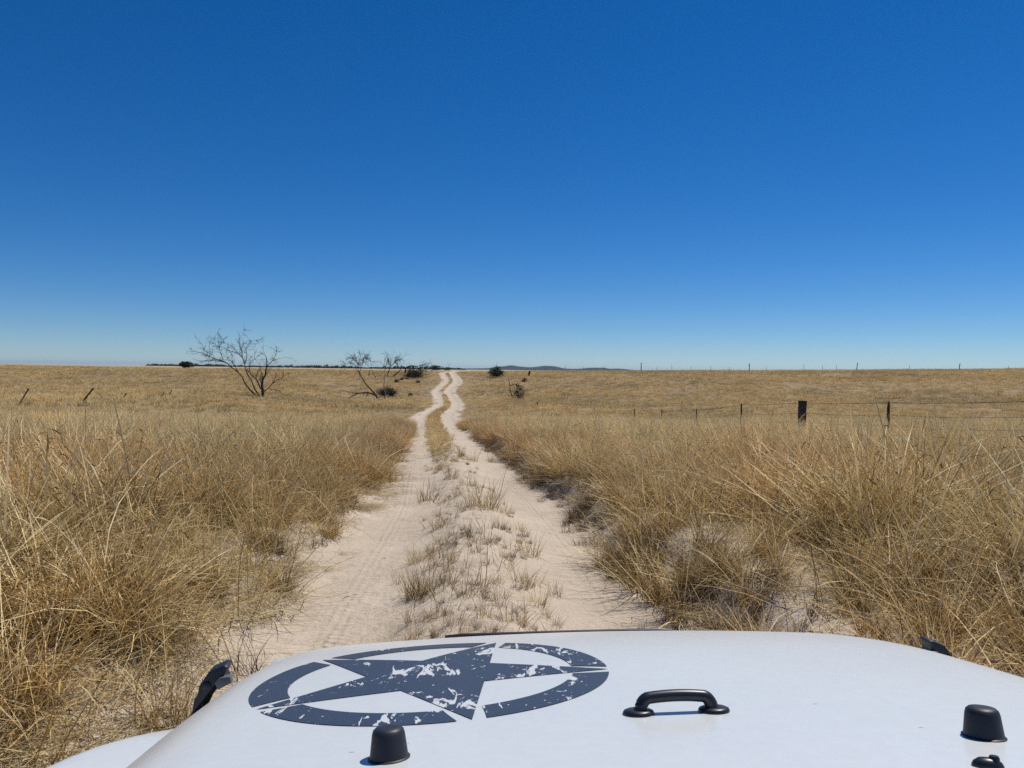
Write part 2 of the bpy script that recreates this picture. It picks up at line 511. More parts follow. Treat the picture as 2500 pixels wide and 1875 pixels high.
def leaf_cloud(n, c, rad, size, seed, flat=1.0, bias=None):
    """n small leaf faces through an ellipsoid's volume, in uneven clumps"""
    g = np.random.default_rng(seed)
    nc = max(4, n // 60)
    cc = g.normal(size=(nc, 3)); cc /= np.linalg.norm(cc, axis=1)[:, None]
    cc *= g.uniform(0.35, 0.95, (nc, 1))
    cc[:, 2] = cc[:, 2] * flat
    k = g.integers(0, nc, n)
    P = cc[k] + g.normal(size=(n, 3)) * 0.17
    P = P * np.asarray(rad) + np.asarray(c)
    d1 = g.normal(size=(n, 3)); d1 /= np.linalg.norm(d1, axis=1)[:, None]
    d2 = np.cross(d1, g.normal(size=(n, 3))); d2 /= np.linalg.norm(d2, axis=1)[:, None]
    s = size * g.uniform(0.6, 1.4, (n, 1))
    V = np.stack([P - d1 * s, P + d2 * s * 0.45, P + d1 * s, P - d2 * s * 0.45], 1).reshape(-1, 3)
    Fq = np.arange(4 * n).reshape(n, 4)
    return V, Fq

def treeline():
    Vs, Fs, b = [], [], 0
    g = np.random.default_rng(3)
    for i in range(420):
        az = g.uniform(-0.36, 0.02)
        d = g.uniform(1900, 2600)
        x, y = d * math.sin(az), d * math.cos(az)
        if az > -0.34 and g.random() < 0.0: continue
        w = g.uniform(6, 15); h = g.uniform(3.0, 6.5) * (0.55 + 0.8 * float(vnoise(np.array([az * 30]), np.array([2.2]), 5)[0]))
        v, q = leaf_cloud(46, (x, y, zat(x, y) + h * 0.5), (w, w, h * 0.6), 2.0, 1000 + i)
        Vs.append(v); Fs.append(q + b); b += len(v)
    me = mesh_np('far_woodland', np.concatenate(Vs), np.concatenate(Fs))
    tag(link('far_woodland', me, LEAF), 'thin dark line of far woodland along the left horizon', 'woodland', kind='stuff')
treeline()

# ------------------------------------------------------------------ the vehicle
def paint_mat():
    m, n, l, p = new_mat('white_paint')
    tc = n.new('ShaderNodeTexCoord')
    o = tc.outputs['Object']
    n1 = tex_noise(n, l, 3.0, 4, 0.6, o)
    c = ramp(n, l, n1.outputs[0], [(0.3, (0.630, 0.652, 0.648)), (0.7, (0.665, 0.685, 0.676))]).outputs[0]
    n2 = tex_noise(n, l, 55, 4, 0.7, o)
    v = n.new('ShaderNodeTexVoronoi'); v.inputs['Scale'].default_value = 17
    mp = n.new('ShaderNodeMapping'); mp.inputs['Scale'].default_value = (1, 2.6, 1)
    l.new(o, mp.inputs[0]); l.new(mp.outputs[0], v.inputs['Vector'])
    sp_ = math_n(n, l, 'MULTIPLY', math_n(n, l, 'LESS_THAN', v.outputs['Distance'], 0.055), math_n(n, l, 'GREATER_THAN', tex_noise(n, l, 5.3, 2, 0.5, o).outputs[0], 0.56))
    c = mixc(n, l, math_n(n, l, 'MULTIPLY', sp_, 0.65), c, (0.12, 0.11, 0.11))
    du = ramp(n, l, n2.outputs[0], [(0.35, (0.96, 0.955, 0.95)), (0.65, (1, 1, 1))]).outputs[0]
    c = mixc(n, l, 1.0, c, du, 'MULTIPLY')
    l.new(c, p.inputs['Base Color'])
    p.inputs['Roughness'].default_value = 0.45
    p.inputs['Coat Weight'].default_value = 0.55
    p.inputs['Coat Roughness'].default_value = 0.20
    l.new(bump(n, l, n2.outputs[0], 0.03, 0.002), p.inputs['Normal'])
    return m
PAINT = paint_mat()
RUBBER = simple_mat('black_rubber', (0.016, 0.018, 0.023), (0.026, 0.029, 0.036), 40, 0.48, 0.08, 0.001, 0.45)
GLOSSBLK = simple_mat('black_plastic', (0.014, 0.016, 0.020), (0.022, 0.025, 0.030), 60, 0.36, 0.10, 0.0006, 0.5)
GREYPL = simple_mat('grey_plastic', (0.10, 0.105, 0.115), (0.14, 0.145, 0.155), 60, 0.5, 0.05, 0.0006, 0.4)
TYRE = simple_mat('tyre_rubber', (0.02, 0.02, 0.02), (0.05, 0.045, 0.04), 9, 0.85, 0.3, 0.004, 0.3)
ALLOY = simple_mat('alloy', (0.35, 0.35, 0.36), (0.45, 0.45, 0.46), 10, 0.4, 0, 0, 0.5, 0, 0.8)
LENS = simple_mat('headlamp_lens', (0.5, 0.52, 0.55), (0.6, 0.62, 0.65), 20, 0.1, 0, 0, 0.6)

JX = 0.26                                   # the bonnet's centre line lies right of the camera
# the vehicle leans with the track: same turn about the line of sight as the horizon's tilt
Rm = np.stack([r_, f_, u_], 1) @ np.stack([r0, f_, u0], 1).T
jm = Matrix([[*Rm[i], 0] for i in range(3)] + [[0, 0, 0, 1]])
JM = Matrix.Translation(Vector(CAM)) @ jm @ Matrix.Translation(-Vector(CAM)) @ Matrix.Translation(Vector((JX, 0, 0)))
jeep = empty('off_road_vehicle')
jeep.matrix_world = JM
tag(jeep, 'white off-road vehicle with a worn navy star decal on its bonnet', 'vehicle')

V0, V1 = 0.46, 1.765                        # rear and front of the bonnet
def half_w(v):
    return 0.700 - 0.055 * smooth(1.0, 1.9, v)
def crown(v):
    return 1.1215 - 0.172 * (v - 1.095) - 0.245 * np.maximum(0, v - 1.2) ** 2
EW, EF = 0.20, 0.16
def hood_z(u, v):
    u = np.asarray(u, float); v = np.asarray(v, float)
    e = np.clip((np.abs(u) - (half_w(v) - EW)) / EW, 0, 1)
    ff = np.clip((v - (V1 - EF)) / EF, 0, 1)
    rr = np.clip(np.sqrt(e * e + ff * ff), 0, 1)
    return crown(v) - 0.064 * u * u - 0.085 * (1 - np.sqrt(1 - rr * rr * 0.985)) - 0.030 * smooth(0.3, 1.0, e)

def build_hood():
    A = np.concatenate([np.linspace(-1, -0.72, 26)[:-1], np.linspace(-0.72, 0.72, 61), np.linspace(0.72, 1, 26)[1:]])
    Vv = np.concatenate([np.linspace(V0, V1 - EF, 60)[:-1], V1 - EF + EF * np.sin(np.linspace(0, math.pi / 2, 26))])
    Ag, Vg = np.meshgrid(A, Vv)
    U = Ag * half_w(Vg)
    W = half_w(Vg)
    e = np.clip((np.abs(U) - (W - EW)) / EW, 0, 1); ff = np.clip((Vg - (V1 - EF)) / EF, 0, 1)
    e2 = e * np.sqrt(1 - ff * ff / 2); f2 = ff * np.sqrt(1 - e * e / 2)
    U = np.where(e > 0, np.sign(U) * (W - EW + EW * e2), U)
    Vg2 = np.where(ff > 0, V1 - EF + EF * f2, Vg)
    Z = hood_z(U, Vg2)
    P = np.stack([U, Vg2, Z], -1)
    n, m = U.shape
    verts = P.reshape(-1, 3).tolist()
    idx = np.arange(n * m).reshape(n, m)
    faces = [tuple(int(x) for x in (idx[i, j], idx[i, j + 1], idx[i + 1, j + 1], idx[i + 1, j])) for i in range(n - 1) for j in range(m - 1)]
    # skirt all round: left side, front, right side, rear
    loop = [int(idx[i, 0]) for i in range(n)] + [int(x) for x in idx[n - 1, 1:]] + [int(idx[i, m - 1]) for i in range(n - 2, -1, -1)] + [int(x) for x in idx[0, m - 2:0:-1]]
    for depth, inset in ((0.02, 0.004), (0.085, 0.012), (0.088, 0.03)):
        b = len(verts)
        for q in loop:
            x, y, z = P.reshape(-1, 3)[q]
            zz = z - depth
            verts.append([x * (1 + (0.004 if depth < 0.03 else 0.0)) - np.sign(x) * inset * 0.2, y, zz])
        prev = loop if depth == 0.02 else ring
        ring = list(range(b, b + len(loop)))
        for k in range(len(loop)):
            k2 = (k + 1) % len(loop)
            faces.append((prev[k], ring[k], ring[k2], prev[k2]))
    me = mesh_py('hood', verts, faces, True)
    bm = bmesh.new(); bm.from_mesh(me); bmesh.ops.recalc_face_normals(bm, faces=bm.faces)
    for fc in bm.faces: fc.smooth = True
    for ed in bm.edges:
        if len(ed.link_faces) == 2 and ed.calc_face_angle(0) > R(38): ed.smooth = False
    bm.to_mesh(me); bm.free()
    return link('hood', me, PAINT, jeep)
hood = build_hood()
tag(hood, 'white bonnet')

def decal_mat():
    m, n, l, p = new_mat('navy_decal')
    tc = n.new('ShaderNodeTexCoord'); o = tc.outputs['Object']
    mp = n.new('ShaderNodeMapping'); mp.inputs['Rotation'].default_value = (0, 0, R(-14)); mp.inputs['Scale'].default_value = (1.25, 0.30, 1)
    l.new(o, mp.inputs[0])
    big = tex_noise(n, l, 8.0, 2, 0.5, o)
    a = tex_noise(n, l, 34.0, 5, 0.60, mp.outputs[0], 1.4)
    b = tex_noise(n, l, 95.0, 4, 0.55, o, 0.8)
    # worn-through patches: threshold falls where the broad wear is strong
    thr = math_n(n, l, 'MULTIPLY_ADD', big.outputs[0], -0.62, 0.925)
    w1 = math_n(n, l, 'GREATER_THAN', a.outputs[0], thr)
    w2 = math_n(n, l, 'GREATER_THAN', b.outputs[0], math_n(n, l, 'MULTIPLY_ADD', big.outputs[0], -0.28, 0.815))
    w = math_n(n, l, 'MAXIMUM', w1, w2)
    c = mixc(n, l, w, (0.026, 0.038, 0.066), (0.61, 0.62, 0.62))
    l.new(c, p.inputs['Base Color'])
    p.inputs['Roughness'].default_value = 0.5
    p.inputs['Coat Weight'].default_value = 0.22
    p.inputs['Coat Roughness'].default_value = 0.25
    return m
DECAL = decal_mat()
SU, SV, SR, SA = -0.283, 1.095, 0.249, R(65.2)      # centre on the bonnet, radius, first tip
def decal_patch(name, grid, parent):
    """grid (n,m,2) in star units -> mesh laid on the bonnet"""
    g = np.asarray(grid, float)
    n, m, _ = g.shape
    u = SU + SR * g[..., 0]; v = SV + SR * g[..., 1]
    P = np.stack([u, v, hood_z(u, v) + 0.0009], -1).reshape(-1, 3)
    idx = np.arange(n * m).reshape(n, m)
    Fq = np.stack([idx[:-1, :-1], idx[:-1, 1:], idx[1:, 1:], idx[1:, :-1]], -1).reshape(-1, 4)
    return P, Fq
def star_decal():
    root = empty('star_decal'); root.parent = hood
    tips = [np.array([math.cos(SA + R(72 * k)), math.sin(SA + R(72 * k))]) for k in range(5)]
    ri = 0.385
    inn = [ri * np.array([math.cos(SA + R(72 * k + 36)), math.sin(SA + R(72 * k + 36))]) for k in range(5)]
    t = np.linspace(0, 1, 16)
    Ps, Fs, b = [], [], 0
    for k in range(5):
        c, p1, tip, p2 = np.zeros(2), inn[k - 1], tips[k], inn[k]
        G = np.array([[(1 - a) * (1 - q) * c + a * (1 - q) * p1 + a * q * tip + (1 - a) * q * p2 for q in t] for a in t])
        P, Fq = decal_patch('', G, root); Ps.append(P); Fs.append(Fq + b); b += len(P)
    me = mesh_np('star', np.concatenate(Ps), np.concatenate(Fs), True)
    link('star', me, DECAL, root)
    for k in range(5):
        # ring piece between tip k and tip k+1, its ends cut parallel to the star's arms
        G = []
        for rr in np.linspace(0.80, 1.0, 8):
            off = 0.040 + (1.0 - rr) * 0.70 * 0.36 + 0.028
            a0 = SA + R(72 * k) + off; a1 = SA + R(72 * (k + 1)) - off
            G.append([(rr * math.cos(a), rr * math.sin(a)) for a in np.linspace(a0, a1, 40)])
        P, Fq = decal_patch('', G, root)
        link('ring_segment', mesh_np('ring_segment', P, Fq, True), DECAL, root)
    tag(root, 'worn navy five-pointed star inside a broken ring')
star_decal()

def hood_point(px, py):
    """where the ray of a photo pixel meets the bonnet (vehicle coordinates)"""
    inv = JM.inverted()
    o = inv @ Vector(CAM); d = inv.to_3x3() @ Vector(ray(px, py))
    t = np.linspace(0.4, 2.6, 4000)
    P = np.array(o)[None] + np.array(d)[None] * t[:, None]
    k = np.argmax(P[:, 2] < hood_z(P[:, 0], P[:, 1]))
    return P[k]

def hood_frame(u, v):
    e = 1e-3
    tu = Vector((2 * e, 0, float(hood_z(u + e, v) - hood_z(u - e, v)))).normalized()
    tv = Vector((0, 2 * e, float(hood_z(u, v + e) - hood_z(u, v - e)))).normalized()
    nn = tu.cross(tv).normalized()
    tv = nn.cross(tu)
    M = Matrix((tu, tv, nn)).transposed().to_4x4()
    M.translation = Vector((u, v, float(hood_z(u, v))))
    return M

def rubber_bumper(u, v, label):
    mb = MB()
    pr = [(0.0, -0.004), (0.0238, -0.004), (0.0242, 0.0012), (0.0222, 0.0024), (0.0216, 0.006), (0.0190, 0.028), (0.0176, 0.0330), (0.0146, 0.0358), (0.009, 0.0368), (0.0, 0.0370)]
    mb.lathe([(max(r * 0.84, 0.0005), z * 0.78) for r, z in pr], 40, hood_frame(u, v))
    o = mb.build('rubber_bumper', RUBBER, jeep)
    tag(o, label)
pl = hood_point(950, 1850); pr_ = hood_point(2402, 1798)
rubber_bumper(float(pl[0]), float(pl[1]), 'black rubber bumper below the star decal')
rubber_bumper(float(pr_[0]), float(pr_[1]), 'black rubber bumper at the right edge of the bonnet')

def grab_handle():
    hp = (hood_point(1552, 1744) + hood_point(1750, 1736)) / 2
    M = hood_frame(float(hp[0]), float(hp[1]))
    hw = 0.0412
    mb = MB()
    pts = []; rad = []
    for k in range(8):
        a = k / 7 * math.pi / 2
        pts.append((-hw + 0.011 * (1 - math.cos(a)), 0, 0.001 + 0.0158 * math.sin(a)))
        rad.append(0.0076 - 0.001 * k / 7)
    for q in np.linspace(-0.8, 0.8, 11):
        pts.append((q * (hw - 0.011), 0, 0.0168 + 0.0016 * (1 - q * q)))
        rad.append(0.0066)
    for k in range(7, -1, -1):
        a = k / 7 * math.pi / 2
        pts.append((hw - 0.011 * (1 - math.cos(a)), 0, 0.001 + 0.0158 * math.sin(a)))
        rad.append(0.0076 - 0.001 * k / 7)
    mb.tube([M @ Vector(p) for p in pts], rad, 16)
    h = mb.build('grab_handle', GLOSSBLK, jeep)
    tag(h, 'black moulded loop handle at the middle of the bonnet')
    for sgn in (-1, 1):
        fb = MB()
        Mf = M @ Matrix.Translation(Vector((sgn * (hw + 0.002), 0, 0))) @ Matrix.Diagonal((1.15, 0.95, 1, 1))
        fb.lathe([(0.0005, -0.003), (0.0150, -0.003), (0.0155, 0.0015), (0.0145, 0.0036), (0.0115, 0.0050), (0.0005, 0.0054)], 32, Mf)
        fb.build('flange', GLOSSBLK, h)
grab_handle()

def washer_nozzle(u, v):
    M = hood_frame(u, v)
    mb = MB()
    Mf = M @ Matrix.Rotation(R(-20), 4, 'Z') @ Matrix.Diagonal((0.85, 0.5, 0.75, 1))
    mb.lathe([(0.0005, -0.002), (0.0150, -0.002), (0.0155, 0.002), (0.0135, 0.006), (0.009, 0.0095), (0.0005, 0.0105)], 24, Mf)
    o = mb.build('washer_nozzle', GLOSSBLK, jeep)
    jb = MB()
    jb.lathe([(0.0005, 0.002), (0.0045, 0.002), (0.0045, 0.008), (0.0035, 0.0098), (0.0005, 0.010)], 16, M @ Matrix.Translation(Vector((0.005, -0.002, 0))))
    jb.build('jet', GLOSSBLK, o)
nz = hood_point(2412, 1872)
washer_nozzle(float(nz[0]), float(nz[1]))
washer_nozzle(-float(nz[0]), float(nz[1]))

def hood_latch(sgn):
    # outline of the strap in the (across, up) plane, from the hinge low outside to the thumb lip on top
    root = empty('hood_latch'); root.parent = jeep
    v0 = 1.505
    cu, cz = (0.682, 0.990) if sgn < 0 else (0.722, 0.996)
    def fn(a, b, d): return (sgn * (cu + a), v0 + d, cz + b)
    strap = [(0.004, 0.000), (-0.004, -0.004), (0.004, -0.019), (0.000, -0.030), (0.030, -0.058), (0.066, -0.098), (0.090, -0.150), (0.074, -0.152),
             (0.060, -0.066), (0.053, -0.054), (0.050, -0.038), (0.032, -0.012)]
    strap = [(a, b) for a, b in strap]
    mb = MB(); mb.prism(strap, -0.018, 0.018, fn)
    mb.build('strap', RUBBER, root, bevel=0.003)
    gb = MB(); gb.prism([(-0.010, -0.018), (-0.013, -0.030), (0.012, -0.043), (0.020, -0.030), (0.010, -0.020)], -0.027, -0.012, fn)
    gb.build('catch', GREYPL, root, bevel=0.002)
    bs = MB()
    M = Matrix.Translation(Vector((sgn * (cu + 0.036), v0 - 0.017, cz - 0.038))) @ Matrix.Rotation(R(90), 4, 'X')
    bs.lathe([(0.0005, -0.001), (0.0085, -0.001), (0.0085, 0.003), (0.0065, 0.0045), (0.0005, 0.005)], 20, M)
    bs.build('rivet', RUBBER, root)
    for k in range(8):
        q = MB(); a = 0.008 + 0.0032 * k; b = -0.0085 - 0.0030 * k
        q.box((0, 0, 0), (0.0016, 0.0016, 0.0016))
        q.v = [(sgn * (cu + a + x * 1.0), v0 - 0.0185 + y, cz + b - 0.006 + z * 2.2) for x, y, z in q.v]
        if k in (0, 2, 4, 6): q.build('rib', RUBBER, root)
    bk = MB(); bk.prism([(0.070, -0.150), (0.094, -0.148), (0.098, -0.215), (0.060, -0.215)], -0.022, 0.022, fn)
    bk.build('keeper', GLOSSBLK, root, bevel=0.003)
    tag(root, 'black rubber hood strap latch')
    return root
hood_latch(-1); hood_latch(1)

def body():
    # thin black deflector strip along the front lip
    mb = MB()
    pts = [(q, 1.792 - 0.03 * q * q, 0.9280) for q in np.linspace(-0.27, 0.27, 15)]
    mb.tube(pts, [0.003] + [0.006] * 13 + [0.003], 10)
    tag(mb.build('front_deflector', GLOSSBLK, jeep), 'thin black strip at the front lip of the bonnet')
    for q in (-0.18, 0.18):
        lg = MB()
        lg.box((q - 0.012, 1.765, 0.84), (q + 0.012, 1.797, 0.9255))
        lg.build('deflector_bracket', GLOSSBLK, jeep)
    # grille with seven slots and two round lamps
    g = MB(); g.box((-0.60, 1.70, 0.50), (0.60, 1.775, 0.862))
    gr = g.build('grille', PAINT, jeep, bevel=0.02, segs=3)
    for k in range(7):
        s_ = MB(); x = (k - 3) * 0.083
        s_.box((x - 0.024, 1.770, 0.56), (x + 0.024, 1.779, 0.82))
        s_.build('slot', GLOSSBLK, gr, bevel=0.003)
    for sg in (-1, 1):
        h = MB(); h.lathe([(0.0005, 0), (0.088, 0), (0.088, 0.03), (0.06, 0.045), (0.0005, 0.05)], 28,
                          Matrix.Translation(Vector((sg * 0.44, 1.768, 0.69))) @ Matrix.Rotation(R(-90), 4, 'X'))
        h.build('headlight', LENS, jeep)
    b = MB(); b.box((-0.80, 1.86, 0.40), (0.80, 1.98, 0.58)); b.build('front_bumper', GLOSSBLK, jeep, bevel=0.03, segs=3)
    b = MB(); b.box((-0.5, 0.2, 0.42), (-0.42, 1.9, 0.52)); b.box((0.42, 0.2, 0.42), (0.5, 1.9, 0.52)); b.build('chassis', GLOSSBLK, jeep)
    # inner sides under the bonnet
    b = MB(); b.box((-0.645, 0.44, 0.55), (0.645, 1.70, 0.93)); b.build('engine_bay', PAINT, jeep, bevel=0.02)
    # cowl and tub behind
    b = MB(); b.box((-0.72, 0.20, 0.5), (0.72, 0.448, 1.13)); b.build('cowl', PAINT, jeep, bevel=0.03, segs=3)
    b = MB(); b.box((-0.78, -2.4, 0.45), (0.78, 0.196, 1.02)); b.build('body_tub', PAINT, jeep, bevel=0.05, segs=3)
    # mudguards: a thick flat-topped wing with a rounded front corner
    for sg in (-1, 1):
        xs = np.linspace(0.66, 0.955, 16)
        V, Fs = [], []
        vs = np.linspace(0.50, 1.62, 30)
        for v in vs:
            for x in xs:
                t = (x - 0.66) / 0.295
                # front edge curves back toward the outside
                vv = min(v, 1.62)
                out_x = 1.06 - 0.275 * smooth(1.10, 1.62, vv) ** 1.4
                xx = 0.66 + (out_x - 0.66) * t
                z = 0.908 - 0.014 * t - 0.045 * max(0, (t - 0.72) / 0.28) ** 2 - 0.10 * float(smooth(1.35, 1.75, vv)) - 0.03 * float(1 - smooth(0.5, 0.8, vv))
                V.append((sg * xx, vv, z))
        n, m = len(vs), len(xs)
        for i in range(n - 1):
            for j in range(m - 1):
                a = i * m + j; Fs.append((a, a + 1, a + m + 1, a + m))
        b0 = len(V)
        V += [(x, y, z - 0.07) for x, y, z in V]
        Fs += [tuple(b0 + q for q in reversed(f)) for f in Fs]
        loop = [i * m for i in range(n)] + [(n - 1) * m + j for j in range(1, m)] + [i * m + m - 1 for i in range(n - 2, -1, -1)] + list(range(m - 2, 0, -1))
        for k in range(len(loop)):
            a, c = loop[k], loop[(k + 1) % len(loop)]
            Fs.append((a, c, b0 + c, b0 + a))
        q = MB(); q.add(V, Fs)
        o = q.build('mudguard', PAINT, jeep)
        if sg < 0:
            mk = MB(); p0 = (-0.955, 1.21, 0.872)
            mk.lathe([(0.0005, 0), (0.030, 0), (0.027, 0.006), (0.0005, 0.008)], 20, Matrix.Translation(Vector(p0)) @ Matrix.Rotation(R(-12), 4, 'Y') @ Matrix.Diagonal((0.55, 1.5, 1, 1)))
            mk.build('side_marker', GLOSSBLK, o)
    for y in (1.12, -1.83):
        for sg in (-1, 1):
            w = MB()
            Mw = Matrix.Translation(Vector((sg * 0.80, y, 0.395))) @ Matrix.Rotation(R(90), 4, 'Y')
            w.lathe([(0.22, -0.11), (0.33, -0.12), (0.385, -0.10), (0.395, -0.05), (0.395, 0.05), (0.385, 0.10), (0.33, 0.12), (0.22, 0.11)], 40, Mw)
            ty = w.build('tyre', TYRE, jeep)
            rm = MB()
            rm.lathe([(0.0005, -0.07), (0.10, -0.075), (0.20, -0.06), (0.218, -0.1), (0.218, 0.1), (0.20, 0.06), (0.10, 0.075), (0.0005, 0.07)], 32, Mw)
            rm.build('rim', ALLOY, ty)
body()
# ------------------------------------------------------------------ grass: source clumps
src = bpy.data.collections.new('grass_sources')      # not linked to the scene: only instanced

def clump_mesh(name, n, hr, rad, wid, lean, curve, seed, seg=3, tint=(0.15, 0.75), straws=0, straw_len=(0.8, 1.2), flat=False, mat=None, tip=0.25, flecks=0, fl=(0.03, 0.09), shade_tint=False):
    g = np.random.default_rng(seed)
    Vs, Fs, Ts = [], [], []
    b = 0
    joints = []
    for i in range(n + straws):
        st = i >= n
        L = g.uniform(*straw_len) if st else g.uniform(*hr)
        a = g.uniform(0, 2 * math.pi)
        rr = rad * math.sqrt(g.random())
        a0 = g.uniform(0, 2 * math.pi)
        p = np.array([rr * math.cos(a0), rr * math.sin(a0), -0.03])
        if not flat:
            # outer blades lean outward
            a = a0 + g.normal() * 1.1
        th = abs(g.normal()) * lean + (0.12 if not st else 0.25)
        kap = g.uniform(0.1, 1.0) * curve
        if st:
            th = g.uniform(0.15, 1.0); kap = g.uniform(-0.1, 1.3) * 0.8
        if flat:
            th = g.uniform(1.42, 1.60); kap = g.uniform(-0.05, 0.12); p[2] = g.uniform(0.012, 0.040)
        w = wid * g.uniform(0.6, 1.3) * (1.2 if st else 1.0)
        sd_ = a + math.pi / 2 + g.normal() * 0.6
        side = np.array([math.cos(sd_), math.sin(sd_), g.normal() * 0.25]) * w * 0.5
        bend = g.normal() * 0.5
        ns = seg + (1 if st else 0)
        path = []
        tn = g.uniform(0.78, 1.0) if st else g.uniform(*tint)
        if shade_tint and not st:
            # shade low in the clump put into the tint: short blades dark, long ones pale
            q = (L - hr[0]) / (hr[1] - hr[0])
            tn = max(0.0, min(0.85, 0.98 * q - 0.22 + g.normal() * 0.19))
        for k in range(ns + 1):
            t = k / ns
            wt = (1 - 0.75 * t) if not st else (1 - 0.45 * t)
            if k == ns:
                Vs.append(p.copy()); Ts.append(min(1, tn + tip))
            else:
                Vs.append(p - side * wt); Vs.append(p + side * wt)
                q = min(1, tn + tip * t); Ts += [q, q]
            path.append(p.copy())
            ang = th + kap * (t + 0.5 / ns)
            az = a + bend * t
            p = p + L / ns * np.array([math.sin(ang) * math.cos(az), math.sin(ang) * math.sin(az), math.cos(ang)])
        for k in range(ns - 1):
            Fs.append((b + 2 * k, b + 2 * k + 1, b + 2 * k + 3, b + 2 * k + 2))
        Fs.append((b + 2 * (ns - 1), b + 2 * (ns - 1) + 1, b + 2 * ns))
        b += 2 * ns + 1
        joints.append(path)
    for i in range(flecks):
        # dry leaf bits and seed husks, each hanging on one of the stems
        pth = joints[g.integers(0, len(joints))]
        k = g.integers(1, len(pth))
        q = pth[k - 1] + (pth[k] - pth[k - 1]) * g.random()
        d = g.normal(size=3) * np.array([1, 1, 0.7]); d /= np.linalg.norm(d)
        e = np.cross(d, g.normal(size=3)); e /= np.linalg.norm(e)
        L = g.uniform(*fl); w = wid * g.uniform(0.8, 1.5)
        Vs += [q, q + d * L * 0.5 + e * w * 0.5, q + d * L + np.array([0, 0, -0.2 * L]), q + d * L * 0.5 - e * w * 0.5]
        tn = g.uniform(tint[0] + 0.1, 1.0); Ts += [tn] * 4
        Fs.append((b, b + 1, b + 2, b + 3)); b += 4
    me = bpy.data.meshes.new(name)
    me.from_pydata([tuple(v) for v in np.array(Vs).tolist()], [], Fs)
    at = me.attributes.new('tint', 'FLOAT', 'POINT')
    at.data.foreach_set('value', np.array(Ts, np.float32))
    if mat: me.materials.append(mat)
    me.update()
    return me

def source_set(name, metas):
    c = bpy.data.collections.new(name)
    for i, me in enumerate(metas):
        o = bpy.data.objects.new('%s_%02d' % (name, i), me)
        c.objects.link(o)
    return c, len(metas)

def scatter_group(coll):
    ng = bpy.data.node_groups.new('scatter_' + coll.name, 'GeometryNodeTree')
    ng.interface.new_socket('Geometry', in_out='INPUT', socket_type='NodeSocketGeometry')
    ng.interface.new_socket('Geometry', in_out='OUTPUT', socket_type='NodeSocketGeometry')
    n, l = ng.nodes, ng.links
    gi, go = n.new('NodeGroupInput'), n.new('NodeGroupOutput')
    ci = n.new('GeometryNodeCollectionInfo'); ci.inputs['Collection'].default_value = coll
    ci.inputs['Separate Children'].default_value = True; ci.inputs['Reset Children'].default_value = True
    mp = n.new('GeometryNodeMeshToPoints')
    ip = n.new('GeometryNodeInstanceOnPoints'); ip.inputs['Pick Instance'].default_value = True
    def attr(nm, ty):
        a = n.new('GeometryNodeInputNamedAttribute'); a.data_type = ty; a.inputs['Name'].default_value = nm
        return a.outputs['Attribute']
    l.new(gi.outputs[0], mp.inputs['Mesh'])
    l.new(mp.outputs[0], ip.inputs['Points'])
    l.new(ci.outputs[0], ip.inputs['Instance'])
    l.new(attr('pick', 'INT'), ip.inputs['Instance Index'])
    er = n.new('FunctionNodeEulerToRotation')
    l.new(attr('turn', 'FLOAT_VECTOR'), er.inputs[0])
    l.new(er.outputs[0], ip.inputs['Rotation'])
    l.new(attr('size', 'FLOAT_VECTOR'), ip.inputs['Scale'])
    l.new(ip.outputs[0], go.inputs[0])
    return ng

def scatter(name, coll_n, P, size, label, cat, tilt=0.12, seed=1):
    coll, cnt = coll_n
    g = np.random.default_rng(seed)
    n = len(P)
    me = bpy.data.meshes.new(name)
    me.vertices.add(n); me.vertices.foreach_set('co', np.asarray(P, np.float32).ravel())
    a = me.attributes.new('pick', 'INT', 'POINT'); a.data.foreach_set('value', g.integers(0, cnt, n).astype(np.int32))
    tr = np.stack([g.normal(0, tilt, n), g.normal(0, tilt, n), g.uniform(0, 2 * math.pi, n)], -1)
    a = me.attributes.new('turn', 'FLOAT_VECTOR', 'POINT'); a.data.foreach_set('vector', tr.astype(np.float32).ravel())
    a = me.attributes.new('size', 'FLOAT_VECTOR', 'POINT'); a.data.foreach_set('vector', np.asarray(size, np.float32).ravel())
    o = link(name, me)
    md = o.modifiers.new('scatter', 'NODES'); md.node_group = scatter_group(coll)
    tag(o, label, cat, kind='stuff')
    return o

NEAR = source_set('near_clump', [clump_mesh('near_clump', 165, (0.14, 0.78), 0.12, 0.0064, 0.45, 1.8, 100 + i, 4, (0.0, 0.80), 13, (0.45, 0.95), mat=GRASS, flecks=110, fl=(0.03, 0.11), shade_tint=True) for i in range(12)])
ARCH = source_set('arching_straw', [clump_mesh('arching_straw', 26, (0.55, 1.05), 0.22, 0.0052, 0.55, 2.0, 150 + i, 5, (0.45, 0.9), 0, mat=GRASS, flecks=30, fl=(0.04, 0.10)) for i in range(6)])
MID = source_set('mid_clump', [clump_mesh('mid_clump', 95, (0.16, 0.70), 0.17, 0.0085, 0.42, 1.4, 200 + i, 3, (0.05, 0.75), 7, (0.5, 0.85), mat=MIDGRASS, flecks=40, fl=(0.06, 0.15), shade_tint=True) for i in range(6)])
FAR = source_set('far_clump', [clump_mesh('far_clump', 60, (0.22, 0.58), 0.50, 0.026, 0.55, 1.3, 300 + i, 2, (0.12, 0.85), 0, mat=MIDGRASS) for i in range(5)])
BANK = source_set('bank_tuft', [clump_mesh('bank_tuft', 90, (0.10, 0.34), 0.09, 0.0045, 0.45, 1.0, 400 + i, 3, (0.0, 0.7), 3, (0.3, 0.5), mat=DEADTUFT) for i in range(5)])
LIT = source_set('litter', [clump_mesh('litter', 85, (0.10, 0.34), 0.24, 0.0042, 0, 0, 500 + i, 2, (0.1, 0.85), 0, flat=True, mat=LITTER) for i in range(5)])
